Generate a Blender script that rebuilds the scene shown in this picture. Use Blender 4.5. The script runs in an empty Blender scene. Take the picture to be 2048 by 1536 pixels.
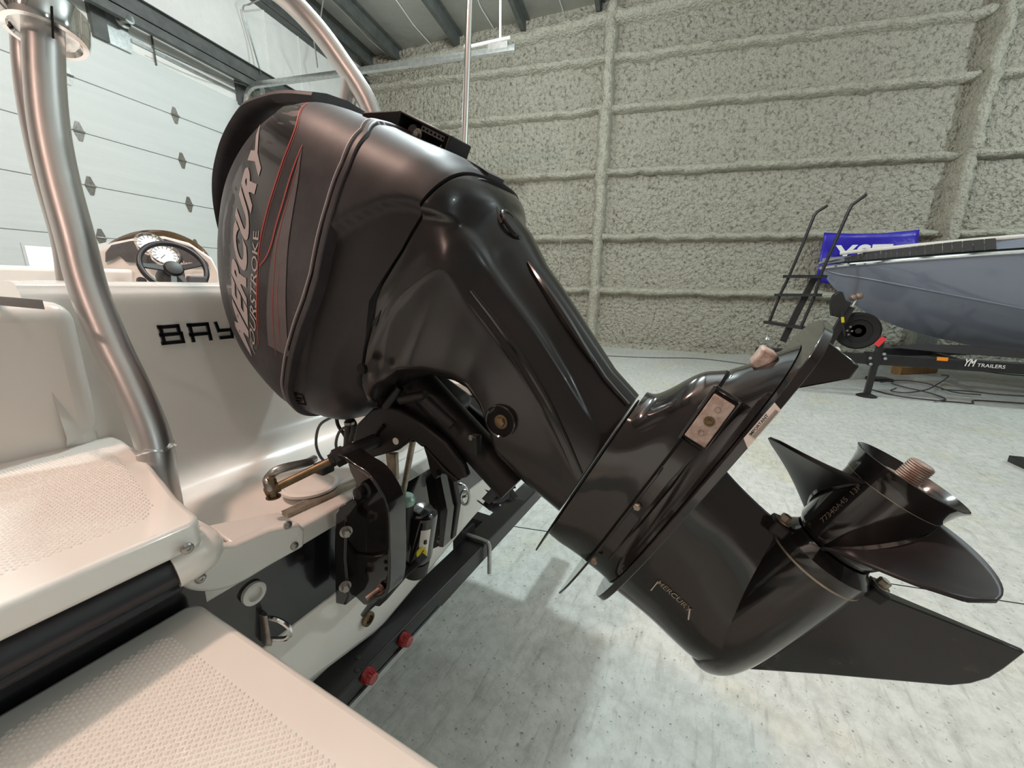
import bpy, bmesh, math, random
import numpy as np
from mathutils import Vector, Matrix
random.seed(7); rng = np.random.RandomState(11)
scene = bpy.context.scene
COL = scene.collection

# ------------------------------------------------------------------ camera
FPX = 812.0
yaw, pit, rol = math.radians(27.4), math.radians(13.717), math.radians(-1.082)
CAM = np.array([-.68, 0., 1.45])
_f = np.array([math.cos(pit)*math.cos(yaw), math.cos(pit)*math.sin(yaw), -math.sin(pit)])
_r = np.array([math.sin(yaw), -math.cos(yaw), 0.]); _d = np.cross(_f, _r)
RT = math.cos(rol)*_r + math.sin(rol)*_d
DN = -math.sin(rol)*_r + math.cos(rol)*_d
cd = bpy.data.cameras.new('camera'); cam = bpy.data.objects.new('camera', cd); COL.objects.link(cam)
cd.sensor_fit = 'HORIZONTAL'; cd.sensor_width = 36; cd.lens = FPX*36/2048; cd.clip_start = .02; cd.clip_end = 200
mw = Matrix.Identity(4)
for i in range(3):
    mw[i][0] = RT[i]; mw[i][1] = -DN[i]; mw[i][2] = -_f[i]; mw[i][3] = CAM[i]
cam.matrix_world = mw
scene.camera = cam

# building axes: U runs along the door wall towards the foam wall, W along the foam wall towards the door
BA = math.radians(12.0)
U = np.array([math.cos(BA), math.sin(BA), 0.]); W = np.array([-math.sin(BA), math.cos(BA), 0.])
def B(u, w, z): return U*u + W*w + np.array([0, 0, z])

# ------------------------------------------------------------------ light
vs = scene.view_settings
vs.view_transform = 'Standard'; vs.look = 'None'; vs.gamma = 1.0; vs.use_curve_mapping = False; vs.exposure = 0.0
world = bpy.data.worlds.new('world'); scene.world = world; world.use_nodes = True
bg = world.node_tree.nodes['Background']; bg.inputs[0].default_value = (.80, .82, .80, 1); bg.inputs[1].default_value = .30
def lamp(p, power, col, size=.2):                                    # high-bay fixtures and added fill lamps under the roof, bare globes
    l = bpy.data.lights.new('high_bay_and_fill_light', 'POINT'); l.shadow_soft_size = size; l.energy = power; l.color = col
    o = bpy.data.objects.new('high_bay_and_fill_light', l); COL.objects.link(o); o.location = p
    return o
COOL = (.86, .98, 1.0); PINK = (1.0, .68, .57)
lamp((-1.2, 2.1, 5.5), 450, PINK, .15)
lamp((2.6, 2.0, 5.6), 600, COOL, .15)
lamp(B(5.2, -8.6, 5.2), 620, COOL, .2)
lamp(B(6.3, 2.8, 5.8), 130, COOL, .2)  # unseen fill lamp, added to brighten the ceiling
lamp(B(-3.6, -8.5, 5.6), 160, COOL, .2)  # unseen fill lamp, added to raise the ambient level
lamp(B(-5.5, 1.0, 5.6), 150, PINK, .2)

# ------------------------------------------------------------------ materials
MATS = {}
def M(name, col, rough=.5, metal=0., coat=0., col2=None, nscale=6., namt=1., bump=None, spec=.5, rvar=0., stretch=None,
      emit=None, alpha=None, trans=0., ramp=(.35, .65), coat_rough=.05):
    m = bpy.data.materials.new(name); m.use_nodes = True
    nt = m.node_tree; N = nt.nodes; L = nt.links; b = N['Principled BSDF']
    b.inputs['Base Color'].default_value = (*col, 1); b.inputs['Roughness'].default_value = rough
    b.inputs['Metallic'].default_value = metal; b.inputs['Coat Weight'].default_value = coat
    b.inputs['Coat Roughness'].default_value = coat_rough; b.inputs['Specular IOR Level'].default_value = spec
    if emit: b.inputs['Emission Color'].default_value = (*emit[0], 1); b.inputs['Emission Strength'].default_value = emit[1]
    if alpha is not None: b.inputs['Alpha'].default_value = alpha
    if trans: b.inputs['Transmission Weight'].default_value = trans
    tc = N.new('ShaderNodeTexCoord'); co = tc.outputs['Object']
    if stretch:
        mp = N.new('ShaderNodeMapping'); mp.inputs['Scale'].default_value = stretch; L.new(co, mp.inputs[0]); co = mp.outputs[0]
    if col2 is not None or rvar:
        n = N.new('ShaderNodeTexNoise'); n.inputs['Scale'].default_value = nscale; n.inputs['Detail'].default_value = 6; n.inputs['Roughness'].default_value = .65
        L.new(co, n.inputs['Vector'])
        r = N.new('ShaderNodeValToRGB'); r.color_ramp.elements[0].position = ramp[0]; r.color_ramp.elements[1].position = ramp[1]
        L.new(n.outputs[0], r.inputs[0])
        if col2 is not None:
            r.color_ramp.elements[0].color = (*col, 1); r.color_ramp.elements[1].color = (*col2, 1)
            L.new(r.outputs[0], b.inputs['Base Color'])
        if rvar:
            mr = N.new('ShaderNodeMapRange'); mr.inputs[3].default_value = rough; mr.inputs[4].default_value = rough+rvar
            L.new(n.outputs[0], mr.inputs[0]); L.new(mr.outputs[0], b.inputs['Roughness'])
    if bump:
        n2 = N.new('ShaderNodeTexNoise'); n2.inputs['Scale'].default_value = bump[0]; n2.inputs['Detail'].default_value = 5
        L.new(co, n2.inputs['Vector'])
        bp = N.new('ShaderNodeBump'); bp.inputs['Strength'].default_value = bump[1]; bp.inputs['Distance'].default_value = bump[2]
        L.new(n2.outputs[0], bp.inputs['Height']); L.new(bp.outputs[0], b.inputs['Normal'])
    MATS[name] = m
    return m

M('foam', (.16, .15, .115), .95, col2=(.49, .475, .395), nscale=14, bump=(13, 1.0, .16), spec=.1, ramp=(.30, .50))
M('foam_beam', (.53, .515, .43), .95, col2=(.34, .325, .255), nscale=12, bump=(22, 1.0, .08), spec=.1, ramp=(.45, .75))
M('insulation', (.86, .88, .85), .6, col2=(.78, .80, .77), nscale=1.5, bump=(2.2, .5, .05))
M('dark_steel', (.075, .085, .08), .55, col2=(.12, .13, .125), nscale=5)
M('door_white', (.68, .73, .72), .55, col2=(.64, .69, .68), nscale=3, bump=(30, .15, .01), stretch=(.2, .2, 3))
M('galv', (.55, .57, .56), .35, .9, col2=(.40, .42, .41), nscale=20)
M('window_glow', (.9, .95, 1), .3, emit=((.92, .97, 1), 2.2))
M('plain_wall', (.34, .31, .29), .85)
M('gel', (.79, .77, .72), .22, coat=.4, spec=.4)
M('gel_rough', (.79, .77, .72), .5)
M('gel_black', (.008, .008, .010), .18, coat=.3)
M('rubber', (.014, .014, .018), .38, bump=(60, .08, .002))
M('alu', (.60, .59, .58), .30, 1.0, rvar=.12, nscale=40, bump=(300, .05, .001))
M('chrome', (.86, .86, .86), .08, 1.0)
M('steel', (.45, .44, .42), .35, .9, col2=(.30, .28, .25), nscale=40)
M('brass', (.22, .16, .09), .45, .8, col2=(.10, .07, .04), nscale=30)
M('bare', (.42, .38, .30), .45, .6, col2=(.24, .20, .15), nscale=30)
M('eng_gloss', (.012, .011, .011), .13, coat=.5, spec=.5, bump=(9, .03, .01))
M('eng_semi', (.014, .0125, .0125), .20, coat=.15, rvar=.08, nscale=9, spec=.5)
M('eng_satin', (.015, .0138, .0145), .38, col2=(.024, .0215, .0225), nscale=7, rvar=.16, spec=.38)
M('eng_scuffed', (.010, .009, .009), .15, coat=.4, col2=(.10, .09, .088), nscale=7, ramp=(.60, .74))
M('eng_cowl', (.050, .043, .046), .38, col2=(.022, .018, .020), nscale=10, rvar=.16, spec=.45)
M('eng_dull', (.014, .013, .013), .42, spec=.4, rvar=.1, nscale=30, bump=(120, .1, .002))
M('black_void', (.004, .004, .004), .5, spec=.2)
M('decal_grey', (.46, .40, .40), .5)
M('decal_red', (.42, .06, .045), .5)
M('decal_swoosh', (.13, .105, .108), .45, col2=(.09, .075, .077), nscale=9)
M('decal_dark', (.018, .016, .017), .2, coat=.3)
M('label_white', (.80, .74, .68), .5)
M('zinc', (.56, .49, .44), .6, .3, col2=(.36, .26, .22), nscale=60, bump=(90, .6, .004))
M('yellow', (.75, .62, .02), .4)
M('green_metal', (.25, .36, .30), .4, .5)
M('rust', (.42, .33, .28), .5, .5, col2=(.20, .13, .10), nscale=60)
M('red_lens', (.28, .012, .015), .2, coat=.5)
M('trailer_black', (.012, .012, .013), .32, col2=(.02, .02, .021), nscale=14, rvar=.1)
M('hull2', (.20, .225, .285), .14, coat=.6)
M('banner', (.035, .025, .42), .35, bump=(3.0, .6, .04), spec=.4)
M('tyre', (.012, .012, .012), .75)
M('orange', (.95, .30, .02), .4)
M('red_sticker', (.75, .05, .06), .5)
M('white_paint', (.85, .85, .83), .5)
M('wood', (.42, .25, .10), .7, col2=(.28, .16, .06), nscale=12)
M('deck_dark', (.035, .033, .03), .6)
M('tint', (.08, .045, .012), .06, trans=.0, alpha=.82, coat=.3)
M('glass_green', (.10, .14, .11), .1, coat=.4)
M('cable', (.05, .05, .055), .6)
M('plastic_black', (.015, .015, .015), .45)
M('dial', (.80, .80, .76), .4)
M('dash_grey', (.075, .075, .08), .5, col2=(.10, .10, .105), nscale=10)
M('cloth', (.06, .06, .065), .9)

def floor_mat():
    m = bpy.data.materials.new('concrete'); m.use_nodes = True; nt = m.node_tree; N = nt.nodes; L = nt.links; b = N['Principled BSDF']
    tc = N.new('ShaderNodeTexCoord'); co = tc.outputs['Object']
    def noise(s, det=6, rough=.6, st=None):
        n = N.new('ShaderNodeTexNoise'); n.inputs['Scale'].default_value = s; n.inputs['Detail'].default_value = det; n.inputs['Roughness'].default_value = rough
        if st:
            mp = N.new('ShaderNodeMapping'); mp.inputs['Scale'].default_value = st; mp.inputs['Rotation'].default_value = (0, 0, .5); L.new(co, mp.inputs[0]); L.new(mp.outputs[0], n.inputs[0])
        else: L.new(co, n.inputs[0])
        return n.outputs[0]
    def ramp(x, a, c1, d, c2):
        r = N.new('ShaderNodeValToRGB'); e = r.color_ramp.elements; e[0].position = a; e[0].color = c1; e[1].position = d; e[1].color = c2; L.new(x, r.inputs[0]); return r.outputs[0]
    def mix(mode, a, bb, f=1.0):
        x = N.new('ShaderNodeMixRGB'); x.blend_type = mode; x.inputs[0].default_value = f; L.new(a, x.inputs[1]); L.new(bb, x.inputs[2]); return x.outputs[0]
    base = ramp(noise(1.1), .3, (.54, .56, .53, 1), .7, (.64, .66, .63, 1))
    fine = ramp(noise(14, 8, .75), .30, (.60, .60, .58, 1), .58, (1, 1, 1, 1))
    c = mix('MULTIPLY', base, fine, .75)
    sp = ramp(noise(55, 3, .5), .30, (.25, .25, .24, 1), .36, (1, 1, 1, 1))
    c = mix('MULTIPLY', c, sp, .7)
    st = ramp(noise(5, 6, .6, (1, 6, 1)), .32, (.70, .70, .68, 1), .45, (1, 1, 1, 1))
    c = mix('MULTIPLY', c, st, .75)
    ye = ramp(noise(.9, 4, .6), .56, (1, 1, 1, 1), .78, (1.0, .93, .68, 1))
    c = mix('MULTIPLY', c, ye, 1)
    # fine cracks and scratches
    v = N.new('ShaderNodeTexVoronoi'); v.feature = 'DISTANCE_TO_EDGE'; v.inputs['Scale'].default_value = 1.3
    mpx = N.new('ShaderNodeMixRGB'); mpx.inputs[0].default_value = .12; n3 = N.new('ShaderNodeTexNoise'); n3.inputs['Scale'].default_value = 3; n3.inputs['Detail'].default_value = 6
    L.new(co, n3.inputs[0]); L.new(co, mpx.inputs[1]); L.new(n3.outputs[1], mpx.inputs[2]); L.new(mpx.outputs[0], v.inputs['Vector'])
    cr = ramp(v.outputs['Distance'], .0, (.55, .55, .53, 1), .005, (1, 1, 1, 1))
    c = mix('MULTIPLY', c, cr, .18)
    L.new(c, b.inputs['Base Color'])
    mr = N.new('ShaderNodeMapRange'); mr.inputs[3].default_value = .38; mr.inputs[4].default_value = .62; L.new(noise(6), mr.inputs[0]); L.new(mr.outputs[0], b.inputs['Roughness'])
    b.inputs['Specular IOR Level'].default_value = .4
    bp = N.new('ShaderNodeBump'); bp.inputs['Strength'].default_value = .12; bp.inputs['Distance'].default_value = .004; L.new(noise(40), bp.inputs['Height']); L.new(bp.outputs[0], b.inputs['Normal'])
    MATS['concrete'] = m
floor_mat()

# ------------------------------------------------------------------ helpers
A3 = lambda p: np.asarray(p, float)
def unit(v): v = A3(v); return v/np.linalg.norm(v)
def frame(ax):
    ax = unit(ax); h = np.array([0, 0, 1.]) if abs(ax[2]) < .9 else np.array([1., 0, 0])
    a = unit(np.cross(h, ax)); b = np.cross(ax, a); return a, b, ax

# measuring helper: where the sight line through photo pixel (px,py) meets a plane of the place
def at(px, py, X=None, Y=None, Z=None, u=None, w=None, d=None):
    r = _f + RT*(px-1024)/FPX + DN*(py-768)/FPX
    if d is not None: k = d
    elif X is not None: k = (X-CAM[0])/r[0]
    elif Y is not None: k = (Y-CAM[1])/r[1]
    elif Z is not None: k = (Z-CAM[2])/r[2]
    elif u is not None: k = (u-CAM@U)/(r@U)
    else: k = (w-CAM@W)/(r@W)
    return CAM + r*k

def catmull(P, n):
    P = [A3(p) for p in P]; out = []
    Q = [2*P[0]-P[1]] + P + [2*P[-1]-P[-2]]
    for i in range(1, len(Q)-2):
        for k in range(n):
            t = k/n; a, b, c, d = Q[i-1], Q[i], Q[i+1], Q[i+2]
            out.append(.5*((2*b)+(-a+c)*t+(2*a-5*b+4*c-d)*t*t+(-a+3*b-3*c+d)*t**3))
    out.append(P[-1]); return out

class MB:
    def __init__(s): s.v = []; s.f = []
    def add(s, v, f):
        o = len(s.v); s.v += [tuple(map(float, p)) for p in v]; s.f += [tuple(i+o for i in q) for q in f]; return s
    def box(s, c, size, ax=None):
        c = A3(c); h = A3(size)/2
        X, Y, Z = ax if ax is not None else (np.array([1., 0, 0]), np.array([0, 1., 0]), np.array([0, 0, 1.]))
        v = [c+X*h[0]*i+Y*h[1]*j+Z*h[2]*k for i in (-1, 1) for j in (-1, 1) for k in (-1, 1)]
        return s.add(v, [(0, 1, 3, 2), (4, 6, 7, 5), (0, 4, 5, 1), (2, 3, 7, 6), (0, 2, 6, 4), (1, 5, 7, 3)])
    def bar(s, a, b, w, h, up=(0, 0, 1)):
        a, b = A3(a), A3(b); Y = unit(b-a); X = unit(np.cross(Y, A3(up))); Z = np.cross(X, Y)
        return s.box((a+b)/2, (w, np.linalg.norm(b-a), h), (X, Y, Z))
    def loft(s, rings, caps=True, close=True):
        n = len(rings[0]); o = len(s.v)
        v = [p for r in rings for p in r]; f = []
        for i in range(len(rings)-1):
            for j in range(n if close else n-1):
                k = (j+1) % n; f.append((i*n+j, i*n+k, (i+1)*n+k, (i+1)*n+j))
        if caps and close: f.append(tuple(range(n))[::-1]); f.append(tuple((len(rings)-1)*n+j for j in range(n)))
        return s.add(v, f)
    def tube(s, pts, r, n=12, caps=True, flat=None):
        pts = [A3(p) for p in pts]; m = len(pts); rr = [r]*m if np.isscalar(r) else list(r)
        T = [unit(pts[min(i+1, m-1)]-pts[max(i-1, 0)]) for i in range(m)]
        a, b, _ = frame(T[0]); rings = []
        for i in range(m):
            a = unit(a-T[i]*(a@T[i])); b = np.cross(T[i], a)
            fa, fb = flat if flat else (1, 1)
            rings.append([pts[i]+rr[i]*(fa*math.cos(2*math.pi*j/n)*a+fb*math.sin(2*math.pi*j/n)*b) for j in range(n)])
        return s.loft(rings, caps)
    def lathe(s, prof, o, ax, n=24, caps=True, arc=None):
        a, b, c = frame(ax); o = A3(o)
        rings = [[o+c*h+max(r, 1e-5)*(math.cos(2*math.pi*j/n)*a+math.sin(2*math.pi*j/n)*b) for j in range(n)] for r, h in prof]
        return s.loft(rings, caps)
    def prism(s, poly, vec):
        vec = A3(vec); n = len(poly); p = [A3(q) for q in poly]
        return s.add(p+[q+vec for q in p], [tuple(range(n))[::-1], tuple(range(n, 2*n))]+[(i, (i+1) % n, n+(i+1) % n, n+i) for i in range(n)])
    def bolt(s, o, ax, r=.009, h=.008, washer=True):
        o = A3(o); a = unit(ax)
        if washer: s.lathe([(r*1.5, 0), (r*1.5, .002)], o, a, 16)
        return s.lathe([(r, .0), (r, h), (r*.8, h*1.15)], o, a, 6)
    def sphere(s, c, r, n=12, sc=(1, 1, 1)):
        c = A3(c); rings = []
        for i in range(1, n):
            th = math.pi*i/n
            rings.append([c+A3(sc)*r*A3((math.sin(th)*math.cos(2*math.pi*j/(2*n)), math.sin(th)*math.sin(2*math.pi*j/(2*n)), math.cos(th))) for j in range(2*n)])
        return s.loft(rings)
    def build(s, name, mat, parent=None, sharp=38, bevel=0., seg=2, label=None, kind=None, loc=None, solid=0., weld=False, flat=False):
        me = bpy.data.meshes.new(name)
        org = A3(parent.get('_o', (0, 0, 0))) if parent is not None else (A3(loc) if loc is not None else None)
        V = A3(s.v)
        if org is None:
            org = np.array([(V[:, 0].min()+V[:, 0].max())/2, (V[:, 1].min()+V[:, 1].max())/2, V[:, 2].min()])
        bm = bmesh.new()
        vs = [bm.verts.new(p) for p in V-org]
        for f in s.f:
            try: bm.faces.new([vs[i] for i in f])
            except ValueError: pass
        if weld: bmesh.ops.remove_doubles(bm, verts=bm.verts, dist=1e-5)
        bmesh.ops.recalc_face_normals(bm, faces=bm.faces)
        bm.normal_update()
        if not flat:
            ca = math.radians(sharp)
            for f in bm.faces: f.smooth = True
            for e in bm.edges:
                if len(e.link_faces) == 2 and e.calc_face_angle(0) > ca: e.smooth = False
        bm.to_mesh(me); bm.free()
        me.materials.append(MATS[mat])
        o = bpy.data.objects.new(name, me); COL.objects.link(o)
        if parent is not None: o.parent = parent
        else: o.location = org
        o['_o'] = [float(x) for x in org]
        if label: o['label'] = label
        if kind: o['kind'] = kind
        if solid:
            md = o.modifiers.new('solid', 'SOLIDIFY'); md.thickness = solid; md.offset = 0
        if bevel:
            md = o.modifiers.new('bevel', 'BEVEL'); md.width = bevel; md.segments = seg; md.limit_method = 'ANGLE'; md.angle_limit = math.radians(40)
            md.harden_normals = False
        return o

def thing(name, label, cat, loc, group=None):
    o = bpy.data.objects.new(name, None); COL.objects.link(o); o.location = A3(loc); o.empty_display_size = .1
    o['_o'] = [float(x) for x in loc]; o['label'] = label; o['category'] = cat
    if group: o['group'] = group
    return o
def tag(o, label, cat, group=None):
    o['label'] = label; o['category'] = cat
    if group: o['group'] = group
    return o

def text_mesh(txt, shear=0., offset=0., extrude=0., spacing=1.):
    c = bpy.data.curves.new('t', 'FONT'); c.body = txt; c.size = 1; c.shear = shear; c.offset = offset; c.extrude = extrude; c.space_character = spacing
    c.resolution_u = 4
    o = bpy.data.objects.new('t', c); COL.objects.link(o)
    dg = bpy.context.evaluated_depsgraph_get(); me = bpy.data.meshes.new_from_object(o.evaluated_get(dg))
    bm = bmesh.new(); bm.from_mesh(me); bmesh.ops.triangulate(bm, faces=bm.faces)
    v = [tuple(x.co) for x in bm.verts]; f = [tuple(x.index for x in q.verts) for q in bm.faces]; bm.free()
    bpy.data.objects.remove(o); bpy.data.curves.remove(c); bpy.data.meshes.remove(me)
    v = A3(v); return v, f

# ================================================================== BUILDING
UF, WD = 9.78, 7.15
U0, W0 = -9.0, -17.0
def roofz(w): return 6.62 + .068*(WD-w) if w > -5 else 6.62+.068*(WD+5) - .068*(-5-w)
def struct(mb, name, mat, **k):
    o = mb.build(name, mat, **k); o['kind'] = 'structure'; return o
c = B((UF+U0)/2, (WD+W0)/2, 0)
fl = struct(MB().box(c+[0, 0, -.1], (UF-U0+.6, WD-W0+.6, .2), (U, W, A3((0, 0, 1)))), 'floor', 'concrete', loc=(0, 0, 0))
# saw-cut joints in the slab are thin recessed-looking strips
for nm, a, b in (('joint', at(955, 1042, Z=0), at(2400, 1262, Z=0)),):
    MB().bar(a+[0, 0, .0005], b+[0, 0, .0005], .007, .001).build('control_joint', 'black_void', fl)
mb = MB()
R = [W0-.2, -5, WD+.2]
v = []
for w in R: v += [B(U0-.2, w, roofz(w)+.34), B(UF+.2, w, roofz(w)+.34)]
mb.add(v, [(0, 1, 3, 2), (2, 3, 5, 4)])
ceil = struct(mb, 'ceiling', 'insulation', solid=.06, loc=B(0, 0, 7))
for k, w in enumerate((7.55-.75, 6.05, 4.45, 2.85, 1.2, -.45, -2.1)):      # roof purlins (Z sections) running to the foam wall
    z = roofz(w)+.30
    m = MB(); a, b = B(U0, w, z), B(UF-.02, w, z)
    m.bar(a-[0, 0, .12], b-[0, 0, .12], .012, .24); m.bar(a+W*.04-[0, 0, .24], b+W*.04-[0, 0, .24], .09, .012); m.bar(a-W*.04, b-W*.04, .09, .012)
    m.build('purlin', 'dark_steel', ceil)
for w in (6.4, 5.2, 3.6, 2.0, .3):                                    # seams of the insulation sheets sag between purlins
    pts = []
    for k in range(25):
        u = U0+(UF-U0)*k/24; pts.append(B(u, w+.05*math.sin(k*1.7), roofz(w)+.29+.012*math.sin(k*2.3)))
    MB().tube(pts, .012, 6).build('insulation_seam', 'insulation', ceil)

# foam wall (sprayed insulation), with coated columns and girts
nU, nW = 60, 90
mb = MB(); rings = []
wl = struct(MB().box(B(UF+.1, (WD+W0)/2, 4.0), (.2, WD-W0+.4, 8.4), (U, W, A3((0, 0, 1)))), 'wall_back', 'foam', loc=B(UF, 0, 0))
def foam_beam(a, b, wid, dep, name, n):
    a, b = A3(a), A3(b); T = unit(b-a); S = np.cross(T, U); rings = []
    for i in range(n+1):
        p = a+(b-a)*i/n; ww = wid*(1+.16*rng.randn()*.6); dd = dep*(1+.2*rng.randn()*.5); off = rng.randn()*.012
        prof = [(-.75, 0), (-.6, .45), (-.42, .85), (0, 1), (.42, .85), (.6, .45), (.75, 0)]
        rings.append([p+S*(q*ww+off+rng.randn()*.006)-U*(h*dd+rng.randn()*.006) for q, h in prof])
    m = MB(); m.loft(rings, caps=False, close=False); return m.build(name, 'foam_beam', wl, sharp=70)
COLW = (.95, -5.72, -12.4)
for w in COLW: foam_beam(B(UF, w, -.02), B(UF, w, roofz(w)+.2), .20, .34, 'column', 60)
GZ = (1.36, 2.58, 3.98, 5.26, 6.24)
spans = ((WD, COLW[0]), (COLW[0], COLW[1]), (COLW[1], COLW[2]))
for w1, w0 in spans:
    for z in GZ: foam_beam(B(UF, w1-.1, z), B(UF, w0+.1, z), .125, .20, 'girt', 46)
foam_beam(B(UF, WD, roofz(WD)-.05), B(UF, COLW[0], roofz(COLW[0])-.05), .2, .22, 'girt', 46)
foam_beam(B(UF, COLW[0], roofz(COLW[0])-.05), B(UF, COLW[1], roofz(COLW[1])-.05), .2, .22, 'girt', 46)
m = MB()                                                              # cord hanging down the wall with a swag
m.tube([at(1130, 365, u=UF-.22), at(1126, 430, u=UF-.22), at(1122, 480, u=UF-.2), at(1117, 560, u=UF-.2)], .009, 6)
m.tube(catmull([at(1145, 420, u=UF-.2), at(1160, 440, u=UF-.2), at(1180, 449, u=UF-.2)], 4), .008, 6); m.build('hanging_cord', 'foam_beam', wl)
m = MB(); m.box(at(1848, 690, u=UF-.4), (.1, .35, .7), (U, W, A3((0, 0, 1)))); m.build('base_plate', 'galv', wl)
# low drift of overspray at the foot of the wall
pts = [B(UF-.12+.05*math.sin(k*1.3), WD-(WD-COLW[1])*k/40, .0) for k in range(41)]
MB().tube(pts, [.09+.03*abs(math.sin(k*2.1)) for k in range(41)], 8).build('overspray', 'foam', wl)

# door wall
U1d, U2d, ZT = .6, 6.2, 4.545
mb = MB(); AX = (U, W, A3((0, 0, 1)))
def wallbox(m, u0, u1, z0, z1, w0=WD, w1=WD+.15): m.box(B((u0+u1)/2, (w0+w1)/2, (z0+z1)/2), (u1-u0, w1-w0, z1-z0), AX)
wallbox(mb, U0, U1d, 0, 7.2); wallbox(mb, U2d, UF+.1, 0, 7.2); wallbox(mb, U1d, U2d, ZT, 7.2)
wd = struct(mb, 'wall_left', 'insulation', loc=B(3, WD, 0))
for z0, z1, pr in ((4.93, 5.16, .20), (6.35, 6.5, .2)):               # channel girts over the door
    m = MB(); wallbox(m, U0, UF, z0, z1, WD-pr, WD-pr+.012); wallbox(m, U0, UF, z1-.012, z1, WD-pr-.06, WD); wallbox(m, U0, UF, z0, z0+.012, WD-pr-.06, WD); m.build('girt', 'dark_steel', wd)
m = MB(); wallbox(m, 2.2, 6.15, 4.79, 4.90, WD-.28, WD-.2); m.build('spring_shaft_beam', 'dark_steel', wd)
for u in (4.12, 6.22):                                                # jamb channels and bearing plates
    m = MB(); wallbox(m, u-.13, u+.13, ZT-.05, 5.0, WD-.06, WD); m.build('jamb_plate', 'galv', wd, label='galvanised jamb plate')
    m = MB(); wallbox(m, u-.30, u-.13, ZT-.05, 5.0, WD-.07, WD); m.build('jamb_plate', 'dark_steel', wd)
    m = MB(); o = B(u+.02, WD-.14, 4.82); m.lathe([(.09, 0), (.09, .02), (.04, .02), (.04, .12), (.06, .12), (.06, .14)], o, -W, 18); m.build('shaft_bearing', 'galv', wd)
m = MB(); m.tube(catmull([B(4.4, WD-.24, 4.62), B(5.2, WD-.24, 4.66), B(6.1, WD-.22, 4.80)], 8), .008, 6); m.build('lift_cable', 'dark_steel', wd)
m = MB(); m.tube([B(4.58, WD-.03, 4.5), B(4.58, WD-.03, 4.93)], .012, 6); m.build('brace_rod', 'dark_steel', wd)
m = MB(); wallbox(m, 4.3, 6.1, 4.66, 4.70, WD-.03, WD); m.build('header_trim', 'galv', wd)
m = MB(); m.tube(catmull([at(522, 148, w=WD-.24), at(505, 90, w=WD-.12), at(486, 20, w=WD-.12), at(500, 8, w=WD-.3), at(540, -10, w=WD-.6)], 6), .013, 8); m.build('conduit', 'galv', wd)
m = MB(); m.tube([at(648, -10, w=WD-1.4), at(640, 45, w=WD-1.1), at(628, 80, w=WD-.9), at(635, 135, w=WD-.7)], .013, 8); m.build('conduit', 'galv', wd)
m = MB()
for u in (6.75, 7.6): m.tube([B(u, WD-.01, 0), B(u, WD-.01, 6.9)], .012, 6)
m.build('insulation_seam', 'insulation', wd)

# sectional door: seven sections with diamond hinges
door = struct(MB().box(B((U1d+U2d)/2, WD+.05, .03), (U2d-U1d, .05, .06), AX), 'door_1', 'rubber', loc=B((U1d+U2d)/2, WD, 0))
zs = [.05, .68, 1.325, 1.972, 2.622, 3.268, 3.903, ZT]
for i in range(7):
    m = MB(); z0, z1 = zs[i]+.004, zs[i+1]-.004
    if i == 2:
        wu0, wu1, wz0, wz1 = 2.67, 3.4, 1.52, 1.80
        wallbox(m, U1d, wu0, z0, z1, WD-.02, WD+.03); wallbox(m, wu1, U2d, z0, z1, WD-.02, WD+.03)
        wallbox(m, wu0, wu1, z0, wz0, WD-.02, WD+.03); wallbox(m, wu0, wu1, wz1, z1, WD-.02, WD+.03)
        p = m.build('door_section', 'door_white', door)
        f = MB()
        wallbox(f, wu0-.03, wu1+.03, wz1, wz1+.03, WD-.035, WD+.03); wallbox(f, wu0-.03, wu1+.03, wz0-.03, wz0, WD-.035, WD+.03)
        wallbox(f, wu0-.03, wu0, wz0, wz1, WD-.035, WD+.03); wallbox(f, wu1, wu1+.03, wz0, wz1, WD-.035, WD+.03)
        f.build('window_frame', 'door_white', door)
        g = MB(); wallbox(g, wu0, wu1, wz0, wz1, WD+.0, WD+.01); g.build('window_pane', 'window_glow', door, label='bright frosted daylight pane')
    else:
        wallbox(m, U1d, U2d, z0, z1, WD-.02, WD+.03); m.build('door_section', 'door_white', door, bevel=.006, seg=1)
    if i:
        for u in (.9, 2.165, 3.455, 4.745, 6.03):
            h = MB(); q = B(u, WD-.022, zs[i])
            hw, hh = .058, .115
            for sg in (1, -1):
                h.prism([q+U*hw+A3((0, 0, .008*sg)), q+U*.02+A3((0, 0, hh*sg)), q-U*.02+A3((0, 0, hh*sg)), q-U*hw+A3((0, 0, .008*sg))], -W*.006)
            h.tube([q-U*hw-W*.012, q+U*hw-W*.012], .014, 8)
            h.build('hinge', 'steel', door)
# horizontal track hung from the roof
tr = []
zt = 4.78
def T(w, z, u=5.98): return B(u, w, z)
path = [T(WD-.10, 4.3), T(WD-.12, 4.5)]+[T(WD-.14-.28*(1-math.cos(a)), 4.5+.28*math.sin(a)) for a in np.linspace(.2, 1.57, 7)]+[T(5, zt), T(3.5, zt), T(2.02, zt+.02)]
m = MB(); m.tube(path, .062, 8, flat=(1.0, .6)); m.build('track', 'galv', door)
m = MB()
a = T(2.28, zt+.05); m.bar(a-W*.15, a+W*.15, .07, .12); m.build('track_hanger', 'galv', door)
m = MB(); m.tube([T(2.75, zt+.12), T(2.1, zt+.16)], .022, 8); m.sphere(T(2.78, zt+.12), .04, 6); m.tube([T(2.25, zt+.16), T(2.26, roofz(2.2)+.2)], .016, 8)
m.build('track_hanger', 'white_paint', door)
m = MB(); wallbox(m, U2d, U2d+.06, .05, 4.5, WD-.12, WD); m.build('track', 'galv', door)
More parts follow.
